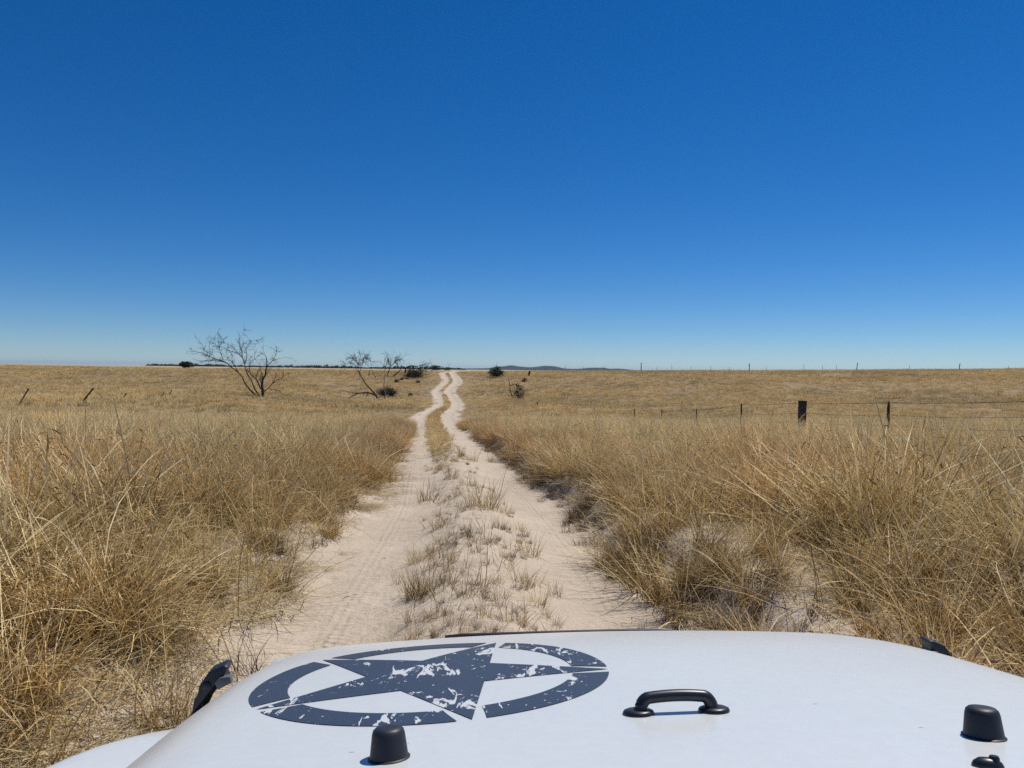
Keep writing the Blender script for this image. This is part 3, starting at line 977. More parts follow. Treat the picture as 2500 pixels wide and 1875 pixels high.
RED = source_set('russet_clump', [clump_mesh('russet_clump', 85, (0.16, 0.66), 0.15, 0.0075, 0.42, 1.4, 250 + i, 3, (0.05, 0.75), 5, (0.4, 0.75), mat=REDGRASS, flecks=40, fl=(0.05, 0.12), shade_tint=True) for i in range(5)])
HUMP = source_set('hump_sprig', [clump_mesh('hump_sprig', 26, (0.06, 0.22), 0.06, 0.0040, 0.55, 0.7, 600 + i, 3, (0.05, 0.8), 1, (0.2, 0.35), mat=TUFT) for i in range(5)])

def wedge(n, y0, y1, seed, marg=3.0, k=0.86):
    g = np.random.default_rng(seed)
    # even density over the ground the camera can see, and a step to either side
    Y = np.sqrt(g.uniform((y0 + marg) ** 2, (y1 + marg) ** 2, n)) - marg
    c = math.tan(YAW)
    X = Y * c + g.uniform(-1, 1, n) * (Y * k + marg)
    return X, Y, g

def grow(name, srcs, n, y0, y1, prob, scale, label, seed, tilt=0.12, sink=0.0, stretch=0.25, marg=3.0):
    X, Y, g = wedge(n, y0, y1, seed, marg)
    s = X - xroad(Y)
    keep = g.random(n) < prob(X, Y, s)
    jb = (np.abs(X - JX) < 1.12) & (Y < 2.25)
    keep &= ~jb
    X, Y = X[keep], Y[keep]
    Z = H(X, Y) - sink
    sc_ = scale(X, Y, X - xroad(Y)) * g.uniform(0.75, 1.2, len(X))
    S = np.stack([sc_ * g.uniform(0.9, 1.15, len(X)), sc_ * g.uniform(0.9, 1.15, len(X)), sc_ * (1 + stretch * (g.random(len(X)) - 0.5))], -1)
    return scatter(name, srcs, np.stack([X, Y, Z], -1), S, label, 'grass', tilt, seed + 1)

def verge(X, Y, s, l0=1.56, r0_=1.50):
    """0 on the track, 1 on the verges, ragged edge"""
    e = 0.28 * fbm(Y * 0.8, np.sign(s) * 7.0, 81, 3) + 0.18 * fbm(X * 1.6, Y * 1.6, 83, 2)
    far_ = smooth(30, 70, Y) * 0.2
    e = e * (0.5 + 0.5 * smooth(6, 9, Y)) + np.where(s < 0, 0.30, 0.32) * (1 - smooth(6.5, 10, Y)) + np.where(s < 0, 0.30, 0.14) * smooth(9.5, 13, Y)
    return np.maximum(smooth(r0_ - far_ - 0.12, r0_ - far_ + 0.22, s + e), smooth(l0 - far_ - 0.10, l0 - far_ + 0.2, -s + e))

def patch(X, Y, sc=0.5, lo=-0.42, hi=-0.05, seed=85):
    return smooth(lo, hi, fbm(X * sc, Y * sc, seed, 3))

def p_near(X, Y, s):
    thin = 1 - 0.30 * (smooth(1.3, 1.8, s) * (1 - smooth(2.6, 3.4, s)) * (1 - smooth(6.0, 8.0, Y)))
    pt = np.maximum(0.02 + 0.98 * patch(X, Y, 0.9, -0.16, 0.08), 0.95 * smooth(1.5, 1.9, -s) * (1 - smooth(4.5, 7, Y)))
    return verge(X, Y, s) * pt * thin
def sc_near(X, Y, s):
    return (0.72 + 0.36 * smooth(1.4, 3.2, np.abs(s))) * (0.66 + 0.75 * vnoise(X * 0.8, Y * 0.8, 87)) * np.where(s > 0, 0.60 + 0.40 * smooth(2.8, 5.5, Y), 0.9 + 0.1 * smooth(2.5, 5, Y))
grow('dry_grass', NEAR, 4000, 1.0, 13.5, p_near, sc_near, 'tall tangled dry grass on both verges beside the vehicle', 11, 0.16)
grow('arching_straw', ARCH, 2600, 1.8, 15, lambda X, Y, s: verge(X, Y, s, 1.75, 1.85) * 0.8, lambda X, Y, s: 0.75 + 0.35 * vnoise(X, Y, 187) - 0.22 * (s > 0) * (1 - smooth(2.8, 5.5, Y)), 'long arching pale straws bent over the grass of the near verges', 12, 0.2)
grow('dry_grass', MID, 21000, 12.5, 46, lambda X, Y, s: verge(X, Y, s, 1.55, 1.65) * (0.35 + 0.65 * patch(X, Y, 0.30)), lambda X, Y, s: (0.75 + 0.45 * vnoise(X * 0.4, Y * 0.4, 88)) * (0.7 + 0.3 * smooth(1.8, 4, np.abs(s))), 'golden dry grass in the middle distance either side of the track', 13)
grow('dry_grass', FAR, 46000, 44, 215, lambda X, Y, s: verge(X, Y, s, 2.05, 2.1) * (0.4 + 0.6 * patch(X, Y, 0.11)), lambda X, Y, s: (0.70 + 0.55 * vnoise(X * 0.15, Y * 0.15, 89)) * (0.45 + 0.55 * smooth(2, 7, np.abs(s))), 'short golden grass covering the far slopes up to the skyline', 17, marg=8)
grow('russet_grass', RED, 20000, 7.5, 44, lambda X, Y, s: verge(X, Y, s, 1.5, 1.5) * (1 - smooth(2.6, 4.2, np.abs(s) + 0.6 * fbm(X * 0.5, Y * 0.5, 141, 2))) * 0.75, lambda X, Y, s: 0.80 + 0.35 * vnoise(X * 0.7, Y * 0.7, 142), 'russet dry grass fringing both edges of the track', 15)
# dead grey-brown tufts hanging on the cut bank at the right rut and a few at the left
def p_bank(X, Y, s):
    rgt = np.exp(-((s - 1.40 - 0.16 * fbm(Y * 0.7, Y * 0 + 3.0, 21, 3)) / 0.20) ** 2) * (0.25 + 0.75 * smooth(-0.15, 0.2, fbm(X * 1.7, Y * 1.7, 91, 2)))
    lft = 0.07 * np.exp(-((s + 1.62) / 0.25) ** 2)
    return np.maximum(rgt, lft)
grow('dead_tufts', BANK, 62000, 3.2, 30, p_bank, lambda X, Y, s: 0.45 + 0.60 * vnoise(X * 2, Y * 2, 92), 'dead grey-brown tufts along the crumbling bank of the right rut', 19, 0.25, 0.01)
# flattened straw
def p_lit(X, Y, s):
    l_ = np.exp(-((s + 1.34) / 0.24) ** 2) * smooth(-0.05, 0.2, fbm(X * 0.8, Y * 0.7, 95, 2)) * 1.4
    v_ = 0.20 * verge(X, Y, s, 1.5, 1.45) + 0.8 * smooth(1.30, 1.55, -s + 0.15 * fbm(X * 2, Y * 2, 197, 2)) * (1 - smooth(2.4, 3.0, -s)) * (1 - smooth(5.5, 7.0, Y))
    return np.maximum(l_, v_)
grow('straw_litter', LIT, 15000, 1.0, 20, p_lit, lambda X, Y, s: 0.8 + 0.5 * vnoise(X, Y, 96), 'flattened pale straw lying along the edge of the left rut', 23, 0.04, 0.018, 0.0)
# sprigs on the hump
def p_hump(X, Y, s):
    core = np.exp(-((s + 0.04) / 0.42) ** 4) * (0.28 + 0.9 * smooth(-0.1, 0.3, fbm(X * 1.6, Y * 1.1, 98, 2)))
    side_ = np.exp(-((s + 0.30) / 0.18) ** 2) * smooth(11, 20, Y) * 1.1 + np.exp(-(s / 0.30) ** 2) * smooth(25, 45, Y)
    brk = np.where(Y > 85, (fbm(Y * 0.09, Y * 0, 99, 2) > -0.1), 1.0)
    return np.maximum(core * 0.85, side_) * brk
grow('hump_grass', HUMP, 210000, 3.4, 130, p_hump, lambda X, Y, s: 0.75 + 0.6 * vnoise(X, Y, 97) + 0.9 * smooth(14, 60, Y), 'sparse short sprigs scattered over the sandy hump between the ruts', 29, 0.2)

def hump_strip():
    g = np.random.default_rng(131)
    n = 5200
    Y = 13 * (168 / 13) ** g.random(n)
    s = g.normal(-0.08, 0.17, n) - 0.12 * (1 - smooth(20, 50, Y))
    p = (0.08 + 0.92 * smooth(17, 34, Y)) * smooth(12, 16, Y) * np.where(Y > 75, smooth(-0.05, 0.15, fbm(Y * 0.16, Y * 0 + 1.5, 99, 2)), 1.0) * (0.4 + 0.6 * smooth(-0.3, 0.1, fbm(Y * 0.5, s * 2, 96, 2)))
    k = g.random(n) < p
    Y, s = Y[k], s[k]
    X = xroad(Y) + s
    sz = g.uniform(0.20, 0.40, len(X)) * (0.8 + 0.6 * smooth(20, 90, Y))
    scatter('hump_grass', MID, np.stack([X, Y, H(X, Y)], -1), np.stack([sz, sz, sz * 0.9], -1), 'strip of dry grass growing along the hump of the far track', 'grass', 0.15, 133)
hump_strip()
grow('hump_debris', BANK, 26000, 3.4, 22, lambda X, Y, s: np.exp(-(s / 0.45) ** 4) * 0.5 * smooth(-0.15, 0.25, fbm(X * 2.3, Y * 1.6, 151, 2)), lambda X, Y, s: 0.16 + 0.22 * vnoise(X * 3, Y * 3, 152), 'dead stubble and debris scattered over the sandy hump', 35, 0.35, 0.0)

# ------------------------------------------------------------------ counted tufts on the hump
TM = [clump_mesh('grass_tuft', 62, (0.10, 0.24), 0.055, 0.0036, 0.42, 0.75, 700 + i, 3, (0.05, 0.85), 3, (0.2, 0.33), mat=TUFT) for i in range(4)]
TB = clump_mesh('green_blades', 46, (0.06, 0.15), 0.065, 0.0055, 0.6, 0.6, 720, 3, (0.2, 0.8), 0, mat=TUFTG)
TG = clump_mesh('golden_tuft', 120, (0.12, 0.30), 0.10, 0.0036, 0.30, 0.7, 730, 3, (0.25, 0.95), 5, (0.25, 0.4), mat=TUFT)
tufts = [  # columns and rows in the enlarged photo crop, height there, kind, label
    (905, 735, 215, 'green', 'largest tuft on the hump with bright green blades at its foot'),
    (1220, 295, 210, 'gold', 'tall golden tuft on the right side of the hump'),
    (990, 200, 42, 'leaf', 'tiny bright green sprout on the left side of the hump'),
    (1310, 405, 85, 'leafy', 'low greenish tuft spreading at the right of the hump'),
    (880, 575, 120, 'gold', 'golden tuft just behind the green-footed one'),
    (860, 885, 110, 'dry', 'dark reddish-brown tuft at the left foot of the hump nearest the bonnet'),
    (1465, 535, 140, 'dry', 'upright thin tuft on the right edge of the hump'),
    (930, 265, 130, 'dry', 'dark tuft with a long shadow on the left rut edge'),
    (112, 690, 120, 'leafy', 'small greenish tuft at the sandy foot of the left verge'),
    (1450, 690, 105, 'gold', 'bushy yellow tuft at the right of the hump near the bonnet'),
]
for (x, y, h) in [(1140, 745, 150), (1310, 775, 120), (1500, 795, 130), (1590, 745, 85), (1350, 565, 75), (1230, 585, 60), (1180, 525, 70), (1070, 565, 90),
                  (1000, 395, 110), (1330, 325, 75), (1410, 412, 70), (1090, 232, 60), (1095, 282, 50), (1060, 442, 60), (990, 472, 48), (1130, 432, 60), (1240, 470, 45),
                  (960, 855, 90), (1080, 890, 90), (1220, 855, 115), (1540, 855, 90), (1600, 905, 70), (870, 965, 110), (980, 955, 80), (1130, 945, 80), (1260, 935, 85),
                  (1400, 885, 80), (1060, 135, 85), (1010, 95, 55), (1160, 55, 75), (940, 105, 45), (975, 25, 60), (1290, 680, 80), (1040, 620, 55), (1290, 465, 45), (1270, 60, 60), (1110, 20, 50)]:
    tufts.append((x, y, h, 'dry', None))
g0 = np.random.default_rng(5)
plain = sorted([t for t in tufts if t[4] is None], key=lambda t: -t[1])
place = {}
names = ['nearest', 'second nearest', 'third nearest', 'fourth nearest', 'fifth nearest', 'sixth nearest', 'seventh nearest', 'eighth nearest', 'ninth nearest', 'tenth nearest', 'eleventh nearest',
         'twelfth nearest', 'thirteenth nearest', 'fourteenth nearest', 'fifteenth nearest', 'sixteenth nearest', 'seventeenth nearest', 'eighteenth nearest']
count = {}
for t in plain:
    mid = 1190 + (t[1] - 500) * 0.05
    sd_ = 'left flank' if t[0] < mid - 110 else ('right flank' if t[0] > mid + 110 else 'crest')
    c = count[sd_] = count.get(sd_, -1) + 1
    place[t] = '%s plain dry tuft to the bonnet on the %s of the sandy hump' % (names[min(c, 17)], sd_)
for i, (x, y, h, kind, lab) in enumerate(tufts):
    k = 1050 / 2212
    P = hit(600 + x * k, 1100 + y * k)
    hm = h * k / F * P[1]                      # height in metres at that distance
    nm = 'grass_tuft'
    t = empty(nm, tuple(P))
    t.rotation_euler = (0, 0, g0.uniform(0, 6.28))
    if kind in ('dry',):
        b = link('blades', TM[i % 4], None, t); b.scale = [hm / 0.165] * 3
    elif kind == 'gold':
        b = link('blades', TG, None, t); b.scale = [hm / 0.26] * 3
    elif kind == 'green':
        b = link('blades', TG, None, t); b.scale = [hm / 0.26] * 3
        b2 = link('green_blades', TB, None, t); b2.scale = [1.35] * 3; b2.location = (0.02, 0.0, 0)
    elif kind == 'leaf':
        b = link('green_blades', TB, None, t); b.scale = [hm / 0.12] * 3
    else:
        b = link('blades', TM[1], None, t); b.scale = [hm / 0.18] * 3
        b2 = link('green_blades', TB, None, t); b2.scale = [0.9] * 3
    tag(t, lab or place[(x, y, h, kind, lab)], 'grass tuft', 'grass tufts on and beside the hump')

# ------------------------------------------------------------------ dead trees and scrub
def twigs(mb, p, d, L, r, depth, g, lift=0.25):
    """recursive bare branching"""
    n = 4
    pts = [p]; q = p.copy(); dd = d.copy()
    for k in range(n):
        dd = dd + g.normal(size=3) * 0.22 + np.array([0, 0, lift * 0.12])
        dd /= np.linalg.norm(dd)
        q = q + dd * L / n
        pts.append(q.copy())
    mb.tube(pts, list(np.linspace(r, r * 0.5, n + 1)), 4, cap=False)
    if depth > 0:
        for k in range(g.integers(2, 4)):
            i = g.integers(1, n + 1)
            nd = dd + g.normal(size=3) * 0.55
            nd /= np.linalg.norm(nd)
            twigs(mb, pts[i], nd, L * g.uniform(0.5, 0.8), r * 0.62, depth - 1, g, lift)

def traced_tree(name, origin, k, base_px, limbs, label, cat, seed, mat=BARK, tw=0.55, dens=1.0, twr=0.016, depth=2, rscale=1.0, group=None, base_at=None):
    """limbs: [(points in crop pixels, radius m at start, at end, is_trunk)] laid out at the tree's own distance, with real depth"""
    g = np.random.default_rng(seed)
    bp = (origin[0] + base_px[0] * k, origin[1] + base_px[1] * k)
    B = hit(*bp) if base_at is None else np.array(base_at)
    Yd = B[1]
    root = empty(name, tuple(B))
    fan = MB()
    done = []
    for li, (pts, ra, rb, trunk) in enumerate(limbs):
        P = []
        dep0 = 0.0
        p0 = np.array(pts[0], float)
        # depth: a limb starts at the depth of the limb it leaves
        best = None
        for (pp, PP) in done:
            for a, A in zip(pp, PP):
                dd = np.hypot(*(np.array(a) - p0))
                if best is None or dd < best[0]: best = (dd, A[1])
        y = best[1] if best is not None and best[0] < 60 else Yd
        slope = g.normal() * 0.45
        prev = None
        for q in pts:
            if prev is not None:
                y += slope * np.hypot(q[0] - prev[0], q[1] - prev[1]) * k / F * Yd + g.normal() * 0.02
            prev = q
            P.append(at_dist(origin[0] + q[0] * k, origin[1] + q[1] * k, y))
        done.append((pts, P))
        # finer, slightly crooked line
        Pf = []
        for a, b in zip(P[:-1], P[1:]):
            m_ = max(1, int(np.linalg.norm(b - a) / 0.45))
            for t in range(m_):
                Pf.append(a + (b - a) * t / m_ + (g.normal(size=3) * 0.018 if t else 0))
        Pf.append(P[-1])
        rad = list(np.linspace(ra, rb, len(Pf)) * rscale)
        mb = MB(); mb.tube([p - B for p in Pf], rad, 7)
        o = mb.build('trunk' if trunk else 'limb', mat, root)
        # twigs along the outer part
        n = int(dens * len(Pf) * (0.45 if trunk else 1.1))
        for j in range(n):
            i = g.integers(len(Pf) // 2 if trunk else len(Pf) // 4, len(Pf))
            t = Pf[min(i + 1, len(Pf) - 1)] - Pf[max(i - 1, 0)]
            t = t / (np.linalg.norm(t) + 1e-9)
            d = t + g.normal(size=3) * 0.45; d /= np.linalg.norm(d)
            twigs(fan, Pf[i] - B, d, tw * g.uniform(0.6, 1.3), twr, depth, g)
    if fan.v:
        me = mesh_py('twigs', fan.v, fan.f)
        link('twigs', me, mat, root)['kind'] = 'stuff'
    tag(root, label, cat, group)
    return root, B

k5 = 260 / 2212
T1 = [([(1480, 1445), (1400, 1400), (1330, 1340), (1210, 1210), (1150, 1110), (1120, 1020), (1030, 930), (950, 860), (870, 810), (820, 750), (720, 690), (560, 650), (440, 600), (300, 530), (130, 490)], 0.10, 0.022, True),
      ([(820, 750), (700, 700), (500, 680), (300, 690), (160, 735)], 0.045, 0.012, False),
      ([(720, 660), (660, 500), (640, 420), (560, 350), (550, 260)], 0.045, 0.012, False),
      ([(640, 420), (680, 350), (720, 270)], 0.03, 0.012, False),
      ([(440, 600), (450, 490), (430, 400)], 0.03, 0.010, False),
      ([(560, 650), (500, 560), (330, 480), (260, 340)], 0.03, 0.010, False),
      ([(1030, 930), (970, 800), (880, 690), (820, 640), (780, 500)], 0.045, 0.012, False),
      ([(940, 760), (900, 660), (920, 600)], 0.03, 0.010, False),
      ([(1500, 1445), (1420, 1340), (1350, 1200), (1300, 1080), (1220, 960), (1180, 840), (1160, 720), (1120, 620), (1010, 520), (860, 480), (740, 410), (540, 370)], 0.095, 0.018, True),
      ([(1010, 520), (920, 400), (760, 320), (690, 260)], 0.045, 0.012, False),
      ([(1120, 620), (1110, 500), (1060, 370), (1050, 220), (1130, 130)], 0.05, 0.010, False),
      ([(1090, 440), (1160, 320), (1240, 270), (1390, 265)], 0.035, 0.010, False),
      ([(1170, 740), (1210, 640), (1200, 450), (1240, 350), (1300, 290)], 0.045, 0.010, False),
      ([(1545, 1450), (1545, 1340), (1530, 1200), (1540, 1080), (1600, 980), (1610, 880), (1630, 760), (1620, 620), (1580, 560)], 0.20, 0.02, True),
      ([(1630, 800), (1740, 690), (1790, 600), (1830, 500)], 0.05, 0.010, False),
      ([(1740, 690), (1860, 650), (2010, 610)], 0.035, 0.008, False),
      ([(1500, 1270), (1450, 1150), (1400, 1050), (1300, 980), (1270, 860), (1280, 650)], 0.085, 0.02, False),
      ([(1280, 740), (1370, 650), (1380, 570)], 0.035, 0.010, False),
      ([(1400, 1050), (1450, 920), (1480, 820)], 0.04, 0.010, False),
      ([(1540, 1080), (1530, 950), (1500, 850)], 0.045, 0.012, False),
      ([(1600, 980), (1660, 910), (1640, 820)], 0.045, 0.012, False),
      ([(1530, 1200), (1480, 1080), (1520, 960)], 0.045, 0.012, False),
      ([(1560, 1330), (1660, 1260), (1750, 1150), (1790, 1080), (1820, 950)], 0.075, 0.015, False),
      ([(1700, 1280), (1860, 1300), (1960, 1380)], 0.04, 0.012, False),
      ([(1750, 1150), (1850, 1080), (1950, 1040)], 0.035, 0.010, False)]
tr1, B1 = traced_tree('dead_tree', (460, 800), k5, (1530, 1440), T1, 'largest bare dead tree with dark stems sweeping left, standing in the grass', 'tree', 31, tw=0.75, dens=1.5, twr=0.019)

k6 = 300 / 2212
O6 = (830, 840)
T2 = [([(690, 1015), (650, 920), (540, 800), (450, 700), (390, 600), (345, 520), (320, 430), (330, 380), (300, 280)], 0.13, 0.02, True),
      ([(345, 520), (380, 440), (400, 380), (410, 300)], 0.05, 0.012, False),
      ([(320, 430), (230, 360), (100, 350)], 0.04, 0.010, False),
      ([(330, 380), (290, 300), (210, 250), (140, 280)], 0.04, 0.010, False),
      ([(335, 370), (350, 290), (370, 210)], 0.04, 0.010, False),
      ([(408, 330), (440, 250), (540, 300)], 0.04, 0.010, False),
      ([(408, 340), (470, 290), (490, 350)], 0.03, 0.010, False)]
tr2, B2 = traced_tree('dead_tree', O6, k6, (690, 1010), T2, 'bare dead tree leaning left from a curved trunk beside the brush pile', 'tree', 37, tw=0.75, dens=2.4, twr=0.024)
LOG = [([(655, 925), (500, 872), (330, 885), (230, 930), (170, 972)], 0.13, 0.05, True),
       ([(500, 872), (480, 920), (465, 962)], 0.06, 0.02, False),
       ([(330, 885), (200, 880), (50, 830)], 0.06, 0.015, False),
       ([(440, 872), (410, 942)], 0.05, 0.02, False)]
traced_tree('fallen_branch', O6, k6, (690, 1000), LOG, 'long dark fallen branch lying left of the leaning tree', 'branch', 39, tw=0.4, dens=0.5, base_at=B2 + np.array([0.0, 0.25, 0.0]))
T3 = [([(805, 1005), (822, 900), (790, 760), (800, 640), (810, 450), (800, 300), (830, 240)], 0.075, 0.012, True),
      ([(805, 430), (760, 350), (715, 310)], 0.03, 0.008, False),
      ([(808, 480), (850, 330), (870, 260)], 0.03, 0.008, False),
      ([(822, 900), (850, 770)], 0.05, 0.02, False)]
traced_tree('dead_sapling', O6, k6, (805, 1000), T3, 'slender pale dead sapling rising straight through the brush pile', 'tree', 41, mat=PALEBARK, tw=0.7, dens=0.9, twr=0.018)
T4 = [([(848, 570), (890, 460), (915, 360), (920, 275)], 0.12, 0.02, True),
      ([(915, 400), (990, 310), (1085, 280)], 0.05, 0.012, False),
      ([(905, 440), (880, 330), (840, 290)], 0.04, 0.012, False),
      ([(990, 310), (1040, 330), (1050, 380)], 0.03, 0.010, False)]
traced_tree('dead_tree', O6, k6, (848, 570), T4, 'small forked dead tree behind the pale sapling, against the sky', 'tree', 43, tw=1.2, dens=2.0, twr=0.032)
T5 = [([(968, 578), (1030, 520), (1090, 465), (1108, 400)], 0.17, 0.04, True),
      ([(1090, 465), (1140, 480)], 0.06, 0.03, False)]
traced_tree('broken_trunk', O6, k6, (970, 578), T5, 'short broken dark trunk leaning right on the far slope', 'tree', 47, tw=0.5, dens=0.3, twr=0.02)
T6 = [([(1170, 520), (1180, 450), (1210, 410), (1290, 390), (1370, 400), (1430, 450), (1480, 580)], 0.16, 0.05, True),
      ([(1290, 390), (1350, 500), (1345, 590)], 0.08, 0.03, False),
      ([(1370, 400), (1480, 380), (1500, 400)], 0.06, 0.02, False),
      ([(1230, 405), (1250, 500), (1200, 590)], 0.08, 0.03, False)]
traced_tree('fallen_tree', O6, k6, (1200, 600), T6, 'arched grey skeleton of a fallen tree near the left side of the track', 'tree', 53, mat=BRUSH, tw=1.3, dens=3.4, twr=0.030, depth=3)
T7 = [([(520, 575), (525, 470)], 0.07, 0.05, True), ([(640, 600), (560, 460), (565, 390)], 0.06, 0.02, True), ([(670, 660), (610, 560)], 0.05, 0.03, False)]
traced_tree('dead_sapling', O6, k6, (600, 620), T7, 'cluster of thin bare stems behind the leaning dead tree', 'tree', 59, tw=0.6, dens=0.6, twr=0.018)

def brush_pile(name, px, py, wpx, hpx, label, seed, mat=BRUSH, n=110, cat='brush', leaves=0, leafmat=LEAF, base=None):
    """a low heap of dead twigs with a ragged top"""
    g = np.random.default_rng(seed)
    B = hit(px, py) if base is None else base
    w = wpx / F * B[1] / 2; h = hpx / F * B[1]
    root = empty(name, tuple(B))
    mb = MB()
    for i in range(n):
        a = g.uniform(0, 6.28); rr = w * math.sqrt(g.random()) * 0.55
        p = np.array([rr * math.cos(a), rr * math.sin(a) * 0.7, g.uniform(0, 0.25) * h])
        d = np.array([math.cos(a) * g.uniform(0.1, 1.1), math.sin(a) * g.uniform(0.1, 1.0), g.uniform(0.3, 1.2)]); d /= np.linalg.norm(d)
        L = h * g.uniform(0.45, 0.95)
        twigs(mb, p, d, L * 0.6, 0.012 + 0.006 * w, 2, g, 0.0)
    V = np.array(mb.v)
    link('twigs', mesh_py('twigs', mb.v, mb.f), mat, root)['kind'] = 'stuff'
    if leaves:
        v, q = leaf_cloud(leaves, (0, 0, h * 0.5), (w * 0.95, w * 0.75, h * 0.5), max(0.05, h * 0.055), seed + 1)
        v[:, 2] = np.maximum(v[:, 2], 0.0)
        link('foliage', mesh_np('foliage', v, q), leafmat, root)['kind'] = 'stuff'
    tag(root, label, cat)
    return root

def c6(x, y): return O6[0] + x * k6, O6[1] + y * k6
brush_pile('brush_pile', *c6(850, 960), 390 * k6, 225 * k6, 'dark tangled brush pile between the leaning tree and the track', 61, n=130, leaves=600, leafmat=BRUSH)
brush_pile('low_shrub', *c6(1030, 690), 125 * k6, 60 * k6, 'low dark shrub below the broken trunk', 63, n=40, leaves=700, cat='shrub')
brush_pile('low_shrub', *c6(1120, 650), 95 * k6, 45 * k6, 'small dark shrub just below the fallen arched tree', 64, n=30, leaves=500, cat='shrub')
brush_pile('low_shrub', *c6(1400, 702), 120 * k6, 48 * k6, 'low dark shrub nearest the left side of the far track', 65, n=40, leaves=600, cat='shrub')
brush_pile('low_shrub', *c6(1265, 940), 95 * k6, 70 * k6, 'small green shrub right of the brush pile', 66, n=30, leaves=700, cat='shrub')
brush_pile('low_shrub', *c6(1650, 488), 65 * k6, 24 * k6, 'tiny shrub just below the skyline left of the track crest', 67, n=20, leaves=300, cat='shrub')
brush_pile('brush_pile', *c6(1330, 618), 330 * k6, 170 * k6, 'grey brushwood heaped under the arched fallen tree', 68, n=130, leaves=900, leafmat=BRUSH)
brush_pile('horizon_bush', *c6(1725, 452), 215 * k6, 100 * k6, 'rounded dark green bush on the skyline left of the track crest', 69, n=40, leaves=2600, cat='bush')
brush_pile('horizon_bush', *c6(1935, 472), 220 * k6, 52 * k6, 'low dark thicket on the skyline where the track tops the rise', 70, n=40, leaves=1600, cat='bush')
T8 = [([(1945, 460), (1950, 400), (1940, 340)], 0.05, 0.02, True), ([(1950, 400), (1990, 350)], 0.03, 0.01, False)]
traced_tree('dead_sapling', O6, k6, (1945, 468), T8, 'faint bare sapling poking out of the skyline thicket', 'tree', 71, tw=0.9, dens=1.2, twr=0.02)

O7, k7 = (1150, 880), 300 / 2212
def c7(x, y): return O7[0] + x * k7, O7[1] + y * k7
brush_pile('green_shrub', *c7(450, 305), 320 * k7, 190 * k7, 'dark green spreading shrub with a bare spike, right of the far track', 73, n=60, leaves=1900, cat='shrub')
traced_tree('dead_sapling', O7, k7, (463, 300), [([(463, 300), (466, 180), (464, 40)], 0.05, 0.02, True)], 'single bare upright spike standing in the dark green shrub', 'tree', 74, tw=0.3, dens=0.3)
T9 = [([(740, 640), (720, 580), (698, 530), (702, 460), (690, 400), (678, 345)], 0.07, 0.04, True),
      ([(702, 465), (740, 438), (790, 432), (815, 450), (825, 520)], 0.05, 0.03, False),
      ([(698, 530), (665, 545)], 0.04, 0.02, False)]
traced_tree('dead_shrub', O7, k7, (760, 690), T9, 'crooked dead stems curling beside a dark shrub right of the track', 'shrub', 75, tw=0.3, dens=0.4)
brush_pile('dark_shrub', *c7(880, 700), 230 * k7, 270 * k7, 'dark spiky shrub on thin legs right of the crooked dead stems', 76, n=46, leaves=260, leafmat=BRUSH, cat='shrub')
brush_pile('low_shrub', *c7(960, 385), 120 * k7, 66 * k7, 'small rust-brown bush below the leaning stump on the right slope', 77, n=40, leaves=500, leafmat=BRUSH, cat='shrub')

# lone green tree on the left plain
def plain_tree():
    B = hit(455, 901.5)
    s_ = B[1] / F
    root = empty('green_tree', tuple(B))
    mb = MB()
    for dx in (-6, -1, 6):
        mb.tube([(dx * s_ * 0.6, 0, -0.1), (dx * s_ * 0.8, 0.1, 6 * s_), (dx * s_ * 1.3, 0, 10 * s_)], [0.16, 0.12, 0.06], 7)
    mb.build('trunk', BARK, root)
    v, q = leaf_cloud(2600, (0, 0, 11 * s_), (15 * s_, 11 * s_, 6.5 * s_), 0.20, 78)
    link('crown', mesh_np('crown', v, q), LEAF, root)
    tag(root, 'lone small dark green tree on the plain left of the largest dead tree', 'tree')
plain_tree()

# ------------------------------------------------------------------ fences
def post(name, B, h, w, lean, label, cat='post', group=None, mat=RUST, round_=False, n_not=0, thick=None):
    """lean (dx, dy) at the top"""
    root = mb = MB()
    t = thick or w
    N = 5
    V = []; g = np.random.default_rng(int(abs(B[0] * 100)) % 9999)
    if round_:
        pts = [(lean[0] * q + g.normal() * 0.008, lean[1] * q, -0.35 + (h + 0.35) * q) for q in np.linspace(0, 1, 7)]
        mb.tube(pts, [w / 2 * g.uniform(0.92, 1.06) for _ in pts], 12)
    else:
        # a pressed steel dropper: shallow angle section
        sec = [(-w / 2, 0), (0, t * 0.35), (w / 2, 0), (w / 2, -t * 0.14), (0, t * 0.2), (-w / 2, -t * 0.14)]
        m_ = 9
        for q in np.linspace(0, 1, m_):
            wob = 0.004 * math.sin(q * 9)
            V += [(a + lean[0] * q + wob, b + lean[1] * q, -0.3 + (h + 0.3) * q) for a, b in sec]
        Fs = [tuple(range(5, -1, -1)), tuple((m_ - 1) * 6 + i for i in range(6))]
        for i in range(m_ - 1):
            for k in range(6):
                Fs.append((i * 6 + k, i * 6 + (k + 1) % 6, (i + 1) * 6 + (k + 1) % 6, (i + 1) * 6 + k))
        mb.add(V, Fs)
    o = mb.build(name, mat)
    o.location = tuple(B)
    return tag(o, label, cat, group)

def cam2w(X, d):
    """camera-frame plan position -> world"""
    return X * math.cos(YAW) + d * math.sin(YAW), d * math.cos(YAW) - X * math.sin(YAW)

